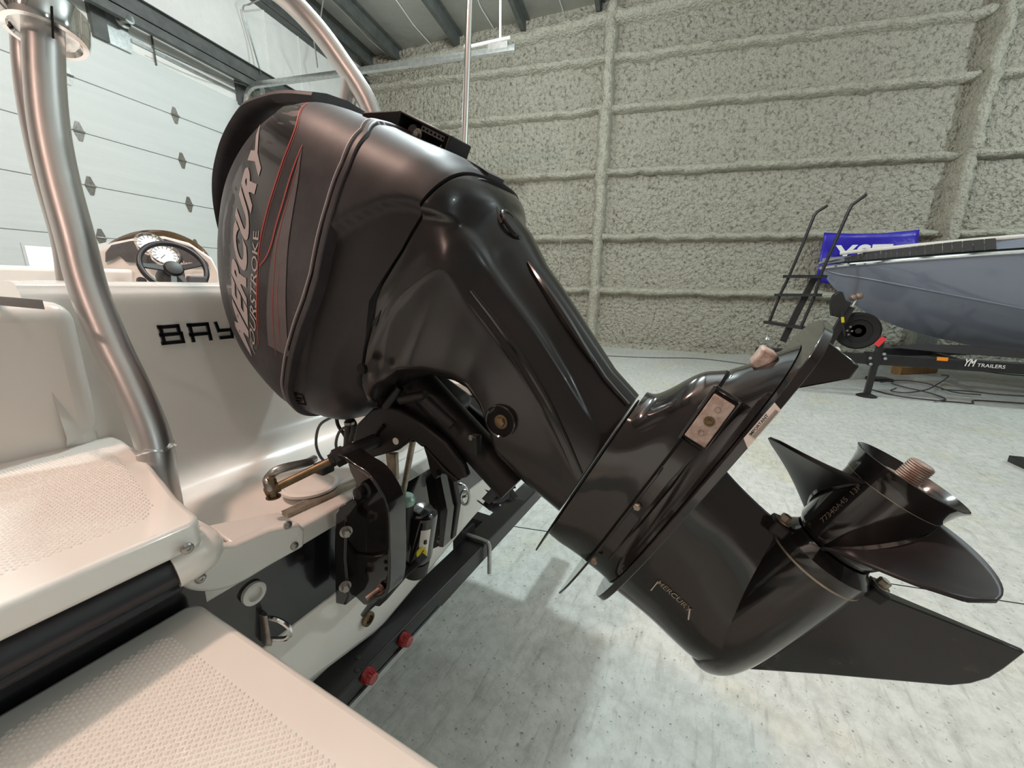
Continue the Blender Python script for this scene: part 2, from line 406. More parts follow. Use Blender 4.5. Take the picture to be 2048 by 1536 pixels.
# the two walls behind the photographer
struct(MB().box(B(U0-.1, (WD+W0)/2, 4), (.2, WD-W0+.4, 8.4), AX), 'wall_right', 'plain_wall', loc=B(U0, 0, 0))
struct(MB().box(B((U0+UF)/2, W0-.1, 4), (UF-U0+.4, .2, 8.4), AX), 'wall_front', 'plain_wall', loc=B(0, W0, 0))

# blue banner on the foam wall
p00, p01, p11, p10 = at(1648, 465, u=UF-.24), at(1840, 459, u=UF-.24), at(1822, 600, u=UF-.24), at(1630, 562, u=UF-.24)
rings = []
for i in range(13):
    s = i/12; row = []
    for j in range(25):
        t = j/24; p = (p00*(1-t)+p01*t)*(1-s)+(p10*(1-t)+p11*t)*s
        p = p - U*(.03*math.sin(t*9+s*3)*(.3+s)+.02*math.sin(s*11+t*4)) - A3((0, 0, .05*math.sin(math.pi*t)*(1-s)))
        row.append(p)
    rings.append(row)
m = MB(); m.loft(rings, caps=False, close=False)
ban = m.build('banner', 'banner', sharp=80, solid=.004)
tag(ban, 'creased blue vinyl banner with white letters hung on the foam wall behind the grey boat', 'banner')
v, f = text_mesh('YST', offset=.02, spacing=1.02)
o = at(1666, 531, u=UF-.33); ex = unit(p01-p00); ey = A3((0, 0, 1))
sc = .56
m = MB(); m.add([o+ex*(q[0]*sc)+ey*(q[1]*sc)-U*.005 for q in v], f); m.build('lettering', 'white_paint', ban, flat=True)

# ================================================================== NEAR BOAT
boat = thing('motorboat', 'cream open motorboat with black transom and silver tower tubes at left', 'boat', (0, .75, .45))
def dup_mirror(pts): return [A3((-p[0], p[1], p[2])) for p in pts][::-1]
ZU, ZL = 1.13, .975
def arc2(c, r, a0, a1, n): return [(c[0]+r*math.cos(math.radians(a0+(a1-a0)*k/n)), c[1]+r*math.sin(math.radians(a0+(a1-a0)*k/n))) for k in range(n+1)]
def poly_in(x, y, P):
    ins = False; j = len(P)-1
    for i in range(len(P)):
        if (P[i][1] > y) != (P[j][1] > y) and x < (P[j][0]-P[i][0])*(y-P[i][1])/(P[j][1]-P[i][1])+P[i][0]: ins = not ins
        j = i
    return ins
def nonslip(P, z, pitch=.0088):                                       # moulded anti-slip diamonds
    m = MB(); xs = [p[0] for p in P]; ys = [p[1] for p in P]; j = 0; y = min(ys)
    while y < max(ys):
        x = min(xs)+(pitch*.5 if j % 2 else 0)
        while x < max(xs):
            if poly_in(x, y, P):
                a, b, h = pitch*.36, pitch*.42, .0016
                m.add([(x-a, y, z), (x, y-b, z), (x+a, y, z), (x, y+b, z), (x-a*.35, y, z+h), (x, y-b*.35, z+h), (x+a*.35, y, z+h), (x, y+b*.35, z+h)],
                      [(0, 1, 5, 4), (1, 2, 6, 5), (2, 3, 7, 6), (3, 0, 4, 7), (4, 5, 6, 7)])
            x += pitch
        y += pitch*.5; j += 1
    return m
def solid_plate(P, z0, z1): return MB().prism([(x, y, z0) for x, y in P], (0, 0, z1-z0))

# upper deck step
deckR = [(-.447, .606), (-.436, .612), (-.430, .625), (-.420, .70), (-.405, .77), (-.385, .87), (-.368, .97), (-.357, 1.06)]
PU = [(-1.12, .612)]+deckR+[(-.357, 1.2), (-1.12, 1.2)]
ud = solid_plate(PU, ZU-.042, ZU).build('upper_deck', 'gel', boat, bevel=.008, seg=3)
PN = [(-1.05, .672), (-.56, .668), (-.470, .667), (-.452, .70), (-.437, .77), (-.417, .87), (-.40, .97), (-.39, 1.03), (-.42, 1.04), (-1.05, 1.07)]
pn = nonslip(PN, ZU); o = pn.build('nonslip', 'gel_rough', ud, flat=True, kind='stuff')
us = solid_plate([(-x, y) for x, y in PU][::-1], ZU-.042, ZU).build('upper_deck', 'gel', boat, bevel=.008, seg=3)
# lower swim platforms
PL = [(-1.12, -.25)]+arc2((-.465, -.22), .03, -90, 0, 4)+arc2((-.457, .643), .022, 0, 90, 6)+[(-1.12, .668)]
lp = solid_plate(PL, ZL-.06, ZL).build('swim_platform', 'gel', boat, bevel=.010, seg=3)
PM = [(-1.06, -.20), (-.484, -.20)]+arc2((-.504, .608), .02, 0, 90, 5)+[(-1.06, .628)]
nonslip(PM, ZL, .0086).build('nonslip', 'gel_rough', lp, flat=True, kind='stuff')

# transom: black band, white lower V, white cap strip (raked: the foot lies further forward)
def ty(z): return .70+.13*(.97-z)
def tpoly(pts, th, off=0.): return MB().prism([(x, ty(z)+off, z) for x, z in pts], (0, th, 0))
tpoly([(-1.05, .935), (-1.05, .745), (1.05, .745), (1.05, .935)], .05).build('transom', 'gel_black', boat)
hb = [(-1.05, .745), (-1.02, .70), (-.45, .60), (0, .50), (.45, .60), (1.02, .70), (1.05, .745)]
tpoly(hb, .05, -.004).build('transom_foot', 'gel', boat, bevel=.006)
MB().box((0, .745, .9515), (.84, .094, .045)).build('transom_cap', 'gel', boat, bevel=.009, seg=3)
MB().box((-.75, .70, .99), (.66, .06, .19)).build('transom_wing', 'gel_black', boat)
MB().box((.75, .70, .99), (.66, .06, .19)).build('transom_wing', 'gel_black', boat)
# rub rail
def rail(x0, x1):
    prof = [(.66, 1.088), (.628, 1.086), (.614, 1.078), (.606, 1.064), (.606, 1.056), (.613, 1.046), (.622, 1.043), (.617, 1.036), (.622, 1.028), (.66, 1.026)]
    return MB().loft([[(x, y, z) for y, z in prof] for x in (x0, x1)])
rail(-1.12, -.462).build('rub_rail', 'rubber', boat, bevel=.003); rail(.462, 1.12).build('rub_rail', 'rubber', boat, bevel=.003)
# moulded corner cap on the transom
def ap(px, py, y=.652): p = at(px, py, Y=y); return (p[0], y, p[2])
out = catmull([ap(346, 1128), ap(352, 1155), ap(378, 1180), ap(425, 1184), ap(480, 1168), ap(545, 1130), ap(609, 1094)], 5)
top = [ap(611, 1060), ap(600, 1047), ap(540, 1060), ap(470, 1090), ap(425, 1092), ap(415, 1060), ap(400, 1050), ap(380, 1062), ap(352, 1078)]
m = MB(); m.prism(out+[A3(p) for p in top], (0, .022, 0)); cc = m.build('corner_cap', 'gel', boat, bevel=.006, seg=3)
m = MB(); a, b, c_, d = ap(600, 1049), ap(470, 1091), ap(425, 1082), ap(560, 1035)
q = [A3(a), A3(b), A3(b)+[.0, .075, .012], A3(a)+[.01, .075, -.002]]
m.prism([x+[0, .004, 0] for x in q], (0, 0, -.012)); m.build('cap_flange', 'gel', boat, bevel=.004)
m = MB(); m.tube(catmull([A3((-.468, .628, 1.062)), A3((-.447, .626, 1.064)), A3((-.432, .630, 1.066)), A3((-.424, .648, 1.066)), A3((-.422, .70, 1.066))], 5), .0265, 16, flat=(1, 1)); m.build('rail_end_cap', 'gel', boat)
for px, py in ((375, 1097), (401, 1157), (576, 1050), (589, 1092)):
    p = A3(ap(px, py, .651)); y0 = .651
    if (px, py) == (375, 1097): p = at(375, 1097, Y=.598); 
    s = MB(); s.lathe([(.0075, -.002), (.0075, .0012), (.005, .003), (.0025, .0032), (.002, .0018)], p, (0, -1, 0), 14); s.build('screw', 'steel', cc)
# fittings on the transom
p = at(505, 1185, Y=ty(.88)-.003); m = MB(); m.lathe([(.021, 0), (.021, .008), (.017, .010), (.013, .010), (.013, .002), (.0, .002)], p, (0, -1, 0), 24); m.build('drain_ring', 'gel_rough', boat)
p = at(735, 1237, Y=ty(.6)-.006); m = MB(); m.lathe([(.019, 0), (.019, .006), (.014, .008), (.011, .008), (.011, .002), (.0, .002)], p, (0, -1, 0), 20); m.build('drain_plug', 'brass', boat)
for sg, p in ((1, at(528, 1255, Y=ty(.8)-.004)), (-1, None)):
    if p is None: p = A3((.30, ty(.8)-.004, .8))
    m = MB(); m.tube([p+[-.012*0, 0, .035], p+[0, 0, -.035]], .012, 12, flat=(1.4, .4)); hk = m.build('tow_eye_plate', 'steel', boat)
    m = MB(); m.tube(catmull([p+[0, 0, .024], p+[.012, -.03, .020], p+[.022, -.045, -.002], p+[.018, -.036, -.024], p+[0, 0, -.026]], 5), .0048, 8)
    m.build('tow_eye', 'chrome', boat)

# splash well
xs = np.linspace(-.43, .43, 33); prof = catmull([(0, .745, .975), (0, .80, .970), (0, .92, .975), (0, 1.02, .985), (0, 1.075, 1.03), (0, 1.10, 1.12), (0, 1.13, 1.27), (0, 1.15, 1.39), (0, 1.165, 1.425), (0, 1.20, 1.44), (0, 1.40, 1.44)], 4)
rings = []
for p in prof:
    row = []
    for x in xs:
        e = max(0, (abs(x)-.33)/.10); y, z = p[1], p[2]
        if z < 1.125 and y < 1.11: z = z+(1.115-z)*min(1, e)**2.2
        else: y = y-.035*min(1, e)**2
        row.append((x, y, z))
    rings.append(row)
MB().loft(rings, caps=False, close=False).build('splash_well', 'gel', boat, sharp=60)
p = at(620, 972, Z=.986); m = MB(); m.lathe([(.062, 0), (.062, .006), (.055, .009), (.052, .005), (0, .005)], p, (0, 0, 1), 32); m.build('access_hatch', 'gel_rough', boat)
a, b = at(578, 1028, Z=.985), at(695, 977, Z=.985); m = MB(); m.bar(a+[0, .015, -.006], b+[0.06, .015, -.006], .022, .010); m.build('transom_strip', 'bare', boat, label='worn bare metal strip along the transom top')
# side boxes beside the well
for sg in (-1, 1):
    m = MB(); m.box((sg*.745, 1.70, 1.25), (.75, 1.22, .31)); m.build('side_moulding', 'gel', boat, bevel=.035, seg=4)
m = MB(); zc_ = at(30, 531, Y=3.9)[2]; m.box((-.1, 3.9, zc_-.3), (2.0, .12, .60)); m.build('bow_coaming', 'gel', boat, bevel=.03, seg=3)
p0, p1 = at(0, 594, Z=1.415), at(85, 600, Z=1.415); m = MB(); m.prism([p0, p1, p1+[0, .12, 0], p0+[0, .25, 0]], (0, 0, -.014)); m.build('dark_sliver', 'dash_grey', boat)  # thin dark slab lying on the side moulding
# outer hull, open above
rings = []
for y, bw, zk, zc, zt in ((.76, 1.05, .50, .72, 1.1), (2.4, 1.05, .50, .72, 1.12), (3.8, .95, .54, .78, 1.16), (4.8, .6, .70, .92, 1.2), (5.3, .05, 1.0, 1.1, 1.25)):
    rings.append([(-bw, y, zt), (-bw*.97, y, zc), (-bw*.45, y, (zk+zc)/2-.02), (0, y, zk), (bw*.45, y, (zk+zc)/2-.02), (bw*.97, y, zc), (bw, y, zt)])
MB().loft(rings, caps=False, close=False).build('hull', 'gel', boat, solid=.01)

# raised boat-name letters on the well wall: chrome rim with black face
GL = {'B': [[(0, 0), (0, 1)], [(0, 1), (.85, 1), (.85, .52)], [(0, .52), (.92, .52), (.92, 0), (0, 0)]],
      'A': [[(0, 0), (0, 1), (.95, 1), (.95, 0)], [(0, .38), (.95, .38)]],
      'Y': [[(0, 1), (.06, .5), (.85, .5)], [(.95, 1), (.85, .5), (.75, 0), (.1, 0)]],
      'L': [[(0, 1), (0, 0), (.9, 0)]], 'I': [[(.1, 0), (.1, 1)]], 'N': [[(0, 0), (0, 1), (.9, 0), (.9, 1)]],
      'E': [[(.9, 1), (0, 1), (0, 0), (.9, 0)], [(0, .5), (.8, .5)]], 'R': [[(0, 0), (0, 1), (.9, 1), (.9, .5), (0, .5)], [(.4, .5), (.9, 0)]]}
o0 = at(319, 652, Y=1.128); o1 = at(440, 648, Y=1.128); lw = .050; x = o0[0]+.004
let = MB(); rim = MB(); zb = 1.306; hh = .036
def wally(z): return 1.128+(z-1.27)*.17
for ch in 'BAYLINER':
    wch = .040 if ch != 'I' else .008
    for st_ in GL[ch]:
        for (a0, b0), (a1, b1) in zip(st_, st_[1:]):
            A_ = A3((x+a0*wch, 0, zb+b0*hh)); B_ = A3((x+a1*wch, 0, zb+b1*hh)); dd = unit(B_-A_)
            for mm, wd_, yo in ((rim, .0088, .0035), (let, .0060, .0055)):
                P, Q = A_-dd*wd_*.5, B_+dd*wd_*.5; nrm = A3((dd[2], 0, -dd[0]))*wd_*.5
                mm.prism([A3((k[0], wally(k[2])-yo, k[2])) for k in (P+nrm, Q+nrm, Q-nrm, P-nrm)], (0, yo, 0))
    x += wch+(.018 if ch != 'I' else .020)
r_ = rim.build('name_letters', 'chrome', boat, flat=True, label='black letters with chrome rims'); let.build('letter_face', 'gel_black', r_, flat=True)

# tower
DT = .755
tp = [A3((-.371, .893, 1.02))]+[at(q[0], q[1], d=DT) for q in ((318, 950), (309, 890), (290, 835), (256, 760), (222, 690), (178, 580), (152, 480), (121, 365), (100, 260), (90, 156), (87, 50))]
half = catmull(tp, 5)
path = half+catmull([half[-1], A3((-.285, 1.215, 1.98)), A3((-.25, 1.25, 2.08)), A3((-.16, 1.27, 2.19)), A3((0, 1.27, 2.245)), A3((.10, 1.24, 2.245)), A3((.19, 1.19, 2.214)), A3((.246, 1.141, 2.16)), A3((.288, 1.079, 2.07)), A3((.324, 1.0, 1.93)), A3((.345, .95, 1.7)), A3((.36, .92, 1.4)), A3((.37, .89, 1.02))], 5)[1:]
MB().tube(path, .028, 28).build('tower_tube', 'alu', boat, sharp=60)
for sg in (-1, 1):
    q = [A3((-.287, 1.21, 1.97)), at(54, 52, d=.86), at(58, 156, d=.88), at(74, 260, d=.90), at(98, 365, d=.92), at(130, 480, d=.94), at(145, 585, d=.96)] if sg < 0 else [A3((.30, 1.05, 2.03)), A3((.305, 1.10, 1.92)), A3((.30, 1.16, 1.75)), A3((.29, 1.22, 1.6)), A3((.28, 1.27, 1.41))]
    fp = q[-1]
    MB().tube(catmull(q, 5), .024, 22).build('tower_brace', 'alu', boat)
    m = MB(); m.lathe([(.045, 0), (.045, .014), (.037, .024), (.028, .03), (.025, .045)], fp-[0, 0, .03], (0, 0, 1), 24); m.build('brace_foot', 'chrome', boat)
    m = MB(); m.lathe([(.047, -.012), (.047, 0)], fp-[0, 0, .03], (0, 0, 1), 24); m.build('foot_gasket', 'rubber', boat)
    # weld beads around the foot
    m = MB(); pc = at(309, 893, d=DT) if sg < 0 else A3((.366, .9, 1.13)); ring = []
    for k in range(25):
        a = 2*math.pi*k/24; ring.append(pc+A3((.0285*math.cos(a), .0285*math.sin(a), .003*math.sin(5*a))))
    m.tube(ring, [.0035+.0012*math.sin(k*2.6) for k in range(25)], 6, caps=False); m.build('weld_bead', 'chrome', boat)
# chrome collar clamped round the tube at the top of the frame
ax = unit(at(86, 40, d=DT)-at(90, 140, d=DT)); pc = at(92, 62, d=DT)
m = MB(); m.lathe([(.044, -.004), (.048, -.012), (.056, -.011), (.059, 0), (.059, .040), (.054, .046), (.044, .046), (.044, -.004)], pc, ax, 40); m.build('tower_collar', 'chrome', boat)
m = MB(); m.lathe([(.028, .004), (.044, .004), (.044, .03), (.028, .03)], pc, ax, 32, caps=False); m.build('collar_gasket', 'rubber', boat)
m = MB(); vd = unit(CAM-pc); m.bar(pc+vd*.057+RT*.012-ax*.011, pc+vd*.057+RT*.012+ax*.042, .003, .008, up=vd); m.build('collar_split', 'black_void', boat)
# tall thin pole standing on the far quarter
pb = at(928, 300, d=1.5); ptp = at(940.5, -30, d=1.5); dr = unit(ptp-pb)
m = MB(); m.tube([pb-dr*.80, pb+dr*.0, ptp+dr*.5], [.0135, .0125, .0115], 14); m.build('pole', 'chrome', boat, label='slim polished pole rising behind the motor')

# helm console, screen, wheel, gauges
wc = at(349, 534, d=2.65); nrm = unit((-.12, -.86, .5)); Lx = unit(np.cross(A3((0, 0, 1)), -nrm)); Ly = np.cross(-nrm, Lx)
if Ly[2] < 0: Ly = -Ly
def C3(px, py, d): return at(px, py, d=d*1.34)
m = MB(); m.prism([C3(198, 500, 2.2), C3(232, 484, 2.2), C3(285, 474, 2.2), C3(330, 472, 2.2), C3(380, 485, 2.2), C3(425, 515, 2.2), C3(440, 545, 2.2), C3(440, 640, 2.2), C3(200, 640, 2.2)], (.05, .55, .0)); m.build('helm_console', 'gel', boat, bevel=.02, seg=3)
m = MB(); m.prism([C3(213, 524, 2.185), C3(213, 505, 2.185), C3(225, 490, 2.185), C3(262, 482, 2.185), C3(330, 478, 2.185), C3(385, 495, 2.185), C3(415, 525, 2.185), C3(418, 533, 2.185), C3(255, 524, 2.185), C3(240, 510, 2.185)], (0, .02, 0)); m.build('dash_panel', 'dash_grey', boat)
for px, py in ((300, 491), (329, 512)):
    p = C3(px, py, 2.14); m = MB(); m.lathe([(.084, 0), (.088, .025), (.078, .03), (.070, .02)], p, nrm, 32, caps=False); g = m.build('gauge', 'chrome', boat)
    m = MB(); m.lathe([(.072, .012), (.072, .016)], p, nrm, 32); m.build('gauge_face', 'dial', g)
    m = MB()
    for k in range(11):
        a = math.radians(-30+k*24); dq = Lx*math.cos(a)+Ly*math.sin(a); m.bar(p+nrm*.017+dq*.048, p+nrm*.017+dq*.066, .004, .001, up=nrm)
    m.bar(p+nrm*.018, p+nrm*.018+Lx*.03-Ly*.03, .004, .001, up=nrm); m.build('gauge_marks', 'plastic_black', g)
wh = MB(); wh.tube([wc+.172*(Lx*math.cos(a)+Ly*math.sin(a)) for a in np.linspace(0, 2*math.pi, 49)], .0165, 14, caps=False)
sw = wh.build('steering_wheel', 'rubber', boat)
hubp = wc-nrm*.03
m = MB(); m.lathe([(.05, -.01), (.055, .012), (.045, .024), (.025, .028), (0, .028)], hubp, nrm, 24); m.build('wheel_hub', 'plastic_black', sw)
for a in (168, 2, 250, 285):
    dq = Lx*math.cos(math.radians(a))+Ly*math.sin(math.radians(a)); m = MB(); m.bar(hubp+dq*.03, wc+dq*.165, .036, .012, up=nrm); m.build('wheel_spoke', 'plastic_black', sw, bevel=.004)
m = MB(); m.lathe([(.075, -.12), (.07, -.05), (.05, -.02)], hubp, nrm, 24); m.build('column_boot', 'rubber', boat)
p = C3(283, 562, 2.1); m = MB(); m.lathe([(.028, 0), (.028, .006), (.018, .008), (.018, .014), (.008, .014)], p, nrm, 20); m.build('ignition_switch', 'plastic_black', boat)
m = MB(); m.box(C3(394, 566, 2.0), (.10, .05, .09)); m.build('throttle_box', 'dash_grey', boat, bevel=.01)
v, f = text_mesh('element', offset=.01); o = C3(361, 532, 2.165); ex = unit(C3(402, 531, 2.165)-o); m = MB(); m.add([o+ex*(q[0]*.048)+A3((0, -.004, 1))*(q[1]*.048) for q in v], f); m.build('model_lettering', 'white_paint', boat, flat=True)
arc_o = [C3(*q, 2.25) for q in ((199, 503), (225, 482), (262, 466), (300, 460), (340, 463), (380, 478), (408, 498), (424, 522))]
arc_i = [C3(*q, 2.25) for q in ((424, 532), (400, 512), (372, 494), (335, 480), (300, 477), (262, 480), (230, 489), (203, 506))]
rings = [[p+A3((0, dy, 0))*1 for p in catmull(arc_o, 4)] for dy in (0,)]
ao, ai = catmull(arc_o, 4), catmull(arc_i[::-1], 4); m = MB(); m.loft([ai, ao], caps=False, close=False); m.build('windscreen', 'tint', boat, solid=.006, label='low smoked amber windscreen')
m = MB(); m.box((C3(290, 467, 2.24)+C3(309, 473, 2.24))/2, (.08, .006, .03)); m.build('windscreen_sticker', 'black_void', boat)

# ================================================================== NEAR TRAILER
trl = thing('boat_trailer', 'black steel trailer under the cream boat with red lamps on its rear beam', 'trailer', (0, .74, 0))
zt_ = .50
bm_ = MB(); bm_.box((.40, .742, zt_-.034), (1.75, .088, .068)); bm_.build('rear_beam', 'trailer_black', trl, bevel=.006)
m = MB(); m.box((-.12, .693, zt_-.058), (.62, .006, .018)); m.build('lamp_strip', 'galv', trl)
for px, py in ((740, 1353), (812, 1280)):
    p = at(px, py, Y=.684); m = MB(); m.lathe([(.020, .012), (.020, 0), (.014, -.014), (0, -.018)], p, (0, 1, 0), 20); m.build('rear_lamp', 'red_lens', trl)
for px, py in ((716, 1315), (714, 1340)):
    p = at(px, py, Z=zt_); m = MB(); m.sphere(p, .008, 8, (1, 1, .5)); m.build('rivet', 'trailer_black', trl)
p = at(920, 1070, Z=zt_); x0 = p[0]
m = MB(); m.tube(catmull([A3((x0, .795, zt_-.14)), A3((x0, .79, zt_+.004)), A3((x0, .78, zt_+.012)), A3((x0, .70, zt_+.012)), A3((x0, .683, zt_+.004)), A3((x0, .679, zt_-.03)), A3((x0, .679, zt_-.12))], 4), .008, 10); m.build('u_bolt', 'galv', trl)
m = MB(); m.box((x0-.03, .80, zt_+.03), (.012, .04, .20)); m.box((x0+.01, .785, zt_-.05), (.09, .012, .16)); m.build('bunk_bracket', 'trailer_black', trl)
for sg in (-1, 1):
    m = MB(); m.bar((sg*.62, .78, zt_-.05), (sg*.62, 5.2, zt_-.05), .06, .10); m.build('side_rail', 'trailer_black', trl, bevel=.004)
    m = MB(); m.bar((sg*.45, .85, zt_+.045), (sg*.45, 3.6, zt_+.045), .09, .05); m.build('bunk', 'cloth', trl)
    m = MB(); ang = np.linspace(0, 2*math.pi, 33)[:-1]
    m.lathe([(.14, -.09), (.27, -.09), (.30, -.06), (.30, .06), (.27, .09), (.14, .09)], (sg*1.2, 2.2, .30), (1, 0, 0), 32); m.build('wheel', 'tyre', trl)
m = MB(); m.bar((-1.2, 2.2, .3), (1.2, 2.2, .3), .06, .06); m.build('axle', 'trailer_black', trl)
m = MB(); m.bar((0, 5.0, zt_-.05), (0, 6.0, zt_-.05), .08, .10); m.build('tongue', 'trailer_black', trl)
m = MB(); m.tube([(0, 5.7, .01), (0, 5.7, zt_)], .03, 12); m.build('jack_post', 'galv', trl)
# tie-down strap bundle hooked to the far tow eye
stp = thing('tie_down_strap', 'crumpled black webbing strap hanging from the far tow eye behind the motor', 'strap', at(965, 1020, Y=.60))
base = at(965, 1020, Y=.62)
for k in range(6):
    a = base+A3((rng.uniform(-.05, .05), rng.uniform(-.02, .02), rng.uniform(-.01, .04)))
    pts = [a, a+A3((.05, -.02, rng.uniform(-.05, .06))), a+A3((.09, .0, rng.uniform(-.06, .05))), a+A3((.14, -.01, rng.uniform(-.08, .02)))]
    m = MB(); m.tube(catmull(pts, 4), .022, 6, flat=(1, .12)); m.build('webbing', 'cloth', stp)
m = MB(); p = at(930, 995, Y=.64); m.tube([p+.022*A3((0.3*math.cos(a), -.5*math.cos(a), math.sin(a)*1.1)) for a in np.linspace(0, 2*math.pi, 20)], .0045, 8, caps=False); m.build('hook', 'galv', stp)

# ================================================================== OUTBOARD MOTOR
# motor axes: s runs down the leg, t runs aft across the motor, x to starboard; the motor is tilted up about 63 degrees
TH = math.radians(26.7)
ED = A3((0, -math.cos(TH), -math.sin(TH))); EA = A3((0, -math.sin(TH), math.cos(TH))); XX = A3((1, 0, 0))
EO = A3((0, .17, 1.158))
def E(x, s, t): return EO+XX*x+ED*s+EA*t
def st(px, py, x=0.):
    p = at(px, py, X=x)-EO; return float(p@ED), float(p@EA)
mot = thing('outboard_motor', 'large black outboard motor tilted up on the transom with grey MERCURY lettering', 'outboard motor', (0, .62, .95))
def interp(tab, s):
    xs_ = [r[0] for r in tab]; return [float(np.interp(s, xs_, [r[k] for r in tab])) for k in range(1, len(tab[0]))]
def smooth_tab(tab, n=6):
    q = catmull([A3(r) for r in tab], n); return [tuple(p) for p in q]
NS = 3.4
def srow(s, tc, h, w, n=NS, N=96):
    out = []
    for j in range(N):
        a = 2*math.pi*j/N; ca, sa = math.cos(a), math.sin(a)
        out.append((w*math.copysign(abs(ca)**(2/n), ca), tc+h*math.copysign(abs(sa)**(2/n), sa)))
    return out
UP = smooth_tab([(-1.0, .085, .012, .010), (-.993, .085, .06, .045), (-.972, .080, .125, .100), (-.938, .066, .180, .138), (-.89, .042, .233, .165), (-.84, .022, .270, .180), (-.78, .011, .296, .189), (-.72, .006, .310, .193), (-.64, .003, .317, .195), (-.585, .008, .3155, .195)])
LO = smooth_tab([(-.581, .008, .3165, .197), (-.54, .0154, .311, .197), (-.50, .028, .301, .194), (-.47, .046, .284, .191), (-.44, .070, .256, .185), (-.41, .085, .235, .178), (-.38, .092, .214, .168)])
def inset(s, t):
    d = 0.
    ts = np.interp(s, (-.60, -.563, -.519, -.469, -.433, -.394), (.07, .124, .174, .223, .240, .243))
    if s > -.60: 
        k = min(1, max(0, (.009-(t-ts))/.018)); k = k*k*(3-2*k); d += .020*k*min(1, max(0, (s+.60)/.05))
    sa = np.interp(t, (-.30, -.20, -.133, -.092, -.033, .031, .063), (-.43, -.47, -.489, -.496, -.488, -.465, -.44))
    k = min(1, max(0, (s-sa)/.03)); d += .007*k*k*(3-2*k)*(1 if t < .06 else max(0, 1-(t-.06)/.03))
    return d
def skin_x(tab, s, t):
    tc, h, w = interp(tab, s); k = min(.999, abs((t-tc)/h)); return -w*(1-k**NS)**(1/NS)
def on_cowl(px, py):
    x = -.18
    for _ in range(40):
        s, t = st(px, py, x); s_ = min(max(s, -.99), -.586); nx = skin_x(UP, s_, t); x = .6*x+.4*nx
    return x, s, t

def split_d(t): return float(np.interp(t, (-.30, -.13, -.105, -.05, .01, .055, .10, .17, .235, .26, .29, .33), (.020, .015, .005, .008, .002, -.006, .004, .022, .029, .031, .034, .036)))
def seam_d(t): return float(np.interp(t, (-.32, -.20, -.17, -.116, -.036, .04, .12, .18, .245, .30, .32), (-.006, -.005, .0, .004, .012, .025, .019, .016, .007, -.015, -.045)))
S0, S1 = -.581, -.447
# --- upper cowl: dome, cut by a sloping plane where the air intake opens under the cap
cut_a, cut_b = A3((0, -.772, .292)), A3((0, -.925, .01))            # in (x, s, t)
tv = unit(cut_b-cut_a); cn = A3((0, tv[2], -tv[1]))
if cn[1] > 0: cn = -cn                                                # points to the top of the cowl
def above(s, t): return (A3((0, s, t))-cut_a)@cn
full = [[(x, s+seam_d(t)*max(0, 1-(-.585-s)/.12)**2, t) for x, t in srow(s, tc, h, w)] for s, tc, h, w in UP]
def cut_mesh(keep_above, xs=1.0, lift=0.):
    bm = bmesh.new(); N = len(full[0]); vs_ = []
    for r in full: vs_.append([bm.verts.new((x, s, t)) for x, s, t in r])
    for i in range(len(full)-1):
        for j in range(N): bm.faces.new((vs_[i][j], vs_[i][(j+1) % N], vs_[i+1][(j+1) % N], vs_[i+1][j]))
    bm.faces.new(vs_[0])
    bmesh.ops.bisect_plane(bm, geom=bm.verts[:]+bm.edges[:]+bm.faces[:], plane_co=cut_a, plane_no=cn, clear_inner=keep_above, clear_outer=not keep_above, dist=1e-5)
    m = MB(); bm.verts.index_update()
    V = []
    for v in bm.verts:
        x, s, t = v.co; k = max(0, above(s, t)); V.append(E(x*(1-(1-xs)*min(1, .35+k/.03)) if xs != 1 else x, s, t)+(-ED*lift*min(1, k/.04) if lift else 0))
    F = [tuple(v.index for v in f.verts) for f in bm.faces]; bm.free()
    m.add(V, F); return m
uc = cut_mesh(False).build('upper_cowl', 'eng_cowl', mot, sharp=50)
capc = catmull([A3((s, t, 0)) for s, t in ((-.800, .306), (-.865, .285), (-.912, .258), (-.956, .221), (-.997, .160), (-1.016, .100), (-1.019, .045), (-1.010, -.015), (-.985, -.085), (-.95, -.15))], 5)
rows = []; ncap = len(capc)
for i, q in enumerate(capc):
    d = unit(capc[min(i+1, ncap-1)]-capc[max(i-1, 0)]); nn = A3((d[1], -d[0], 0)); nn = nn if nn[0] < 0 or (abs(nn[0]) < .2 and nn[1] > 0) else -nn
    k = i/(ncap-1); hw_ = .118*min(1, .72+.9*k)*(1 if k < .6 else 1-.35*((k-.6)/.4)**2); th_ = .020*(1 if k < .6 else max(.05, 1-(k-.6)/.4))
    sec = [(-1, 0), (-.96, .35), (-.6, .75), (0, 1), (.6, .75), (.96, .35), (1, 0), (.9, -.55), (.5, -.1), (0, .1), (-.5, -.1), (-.9, -.55)]
    rows.append([E(a*hw_, *(q+nn*(b*th_))[:2]) for a, b in sec])
MB().loft(rows).build('cowl_cap', 'eng_cowl', mot, sharp=60)
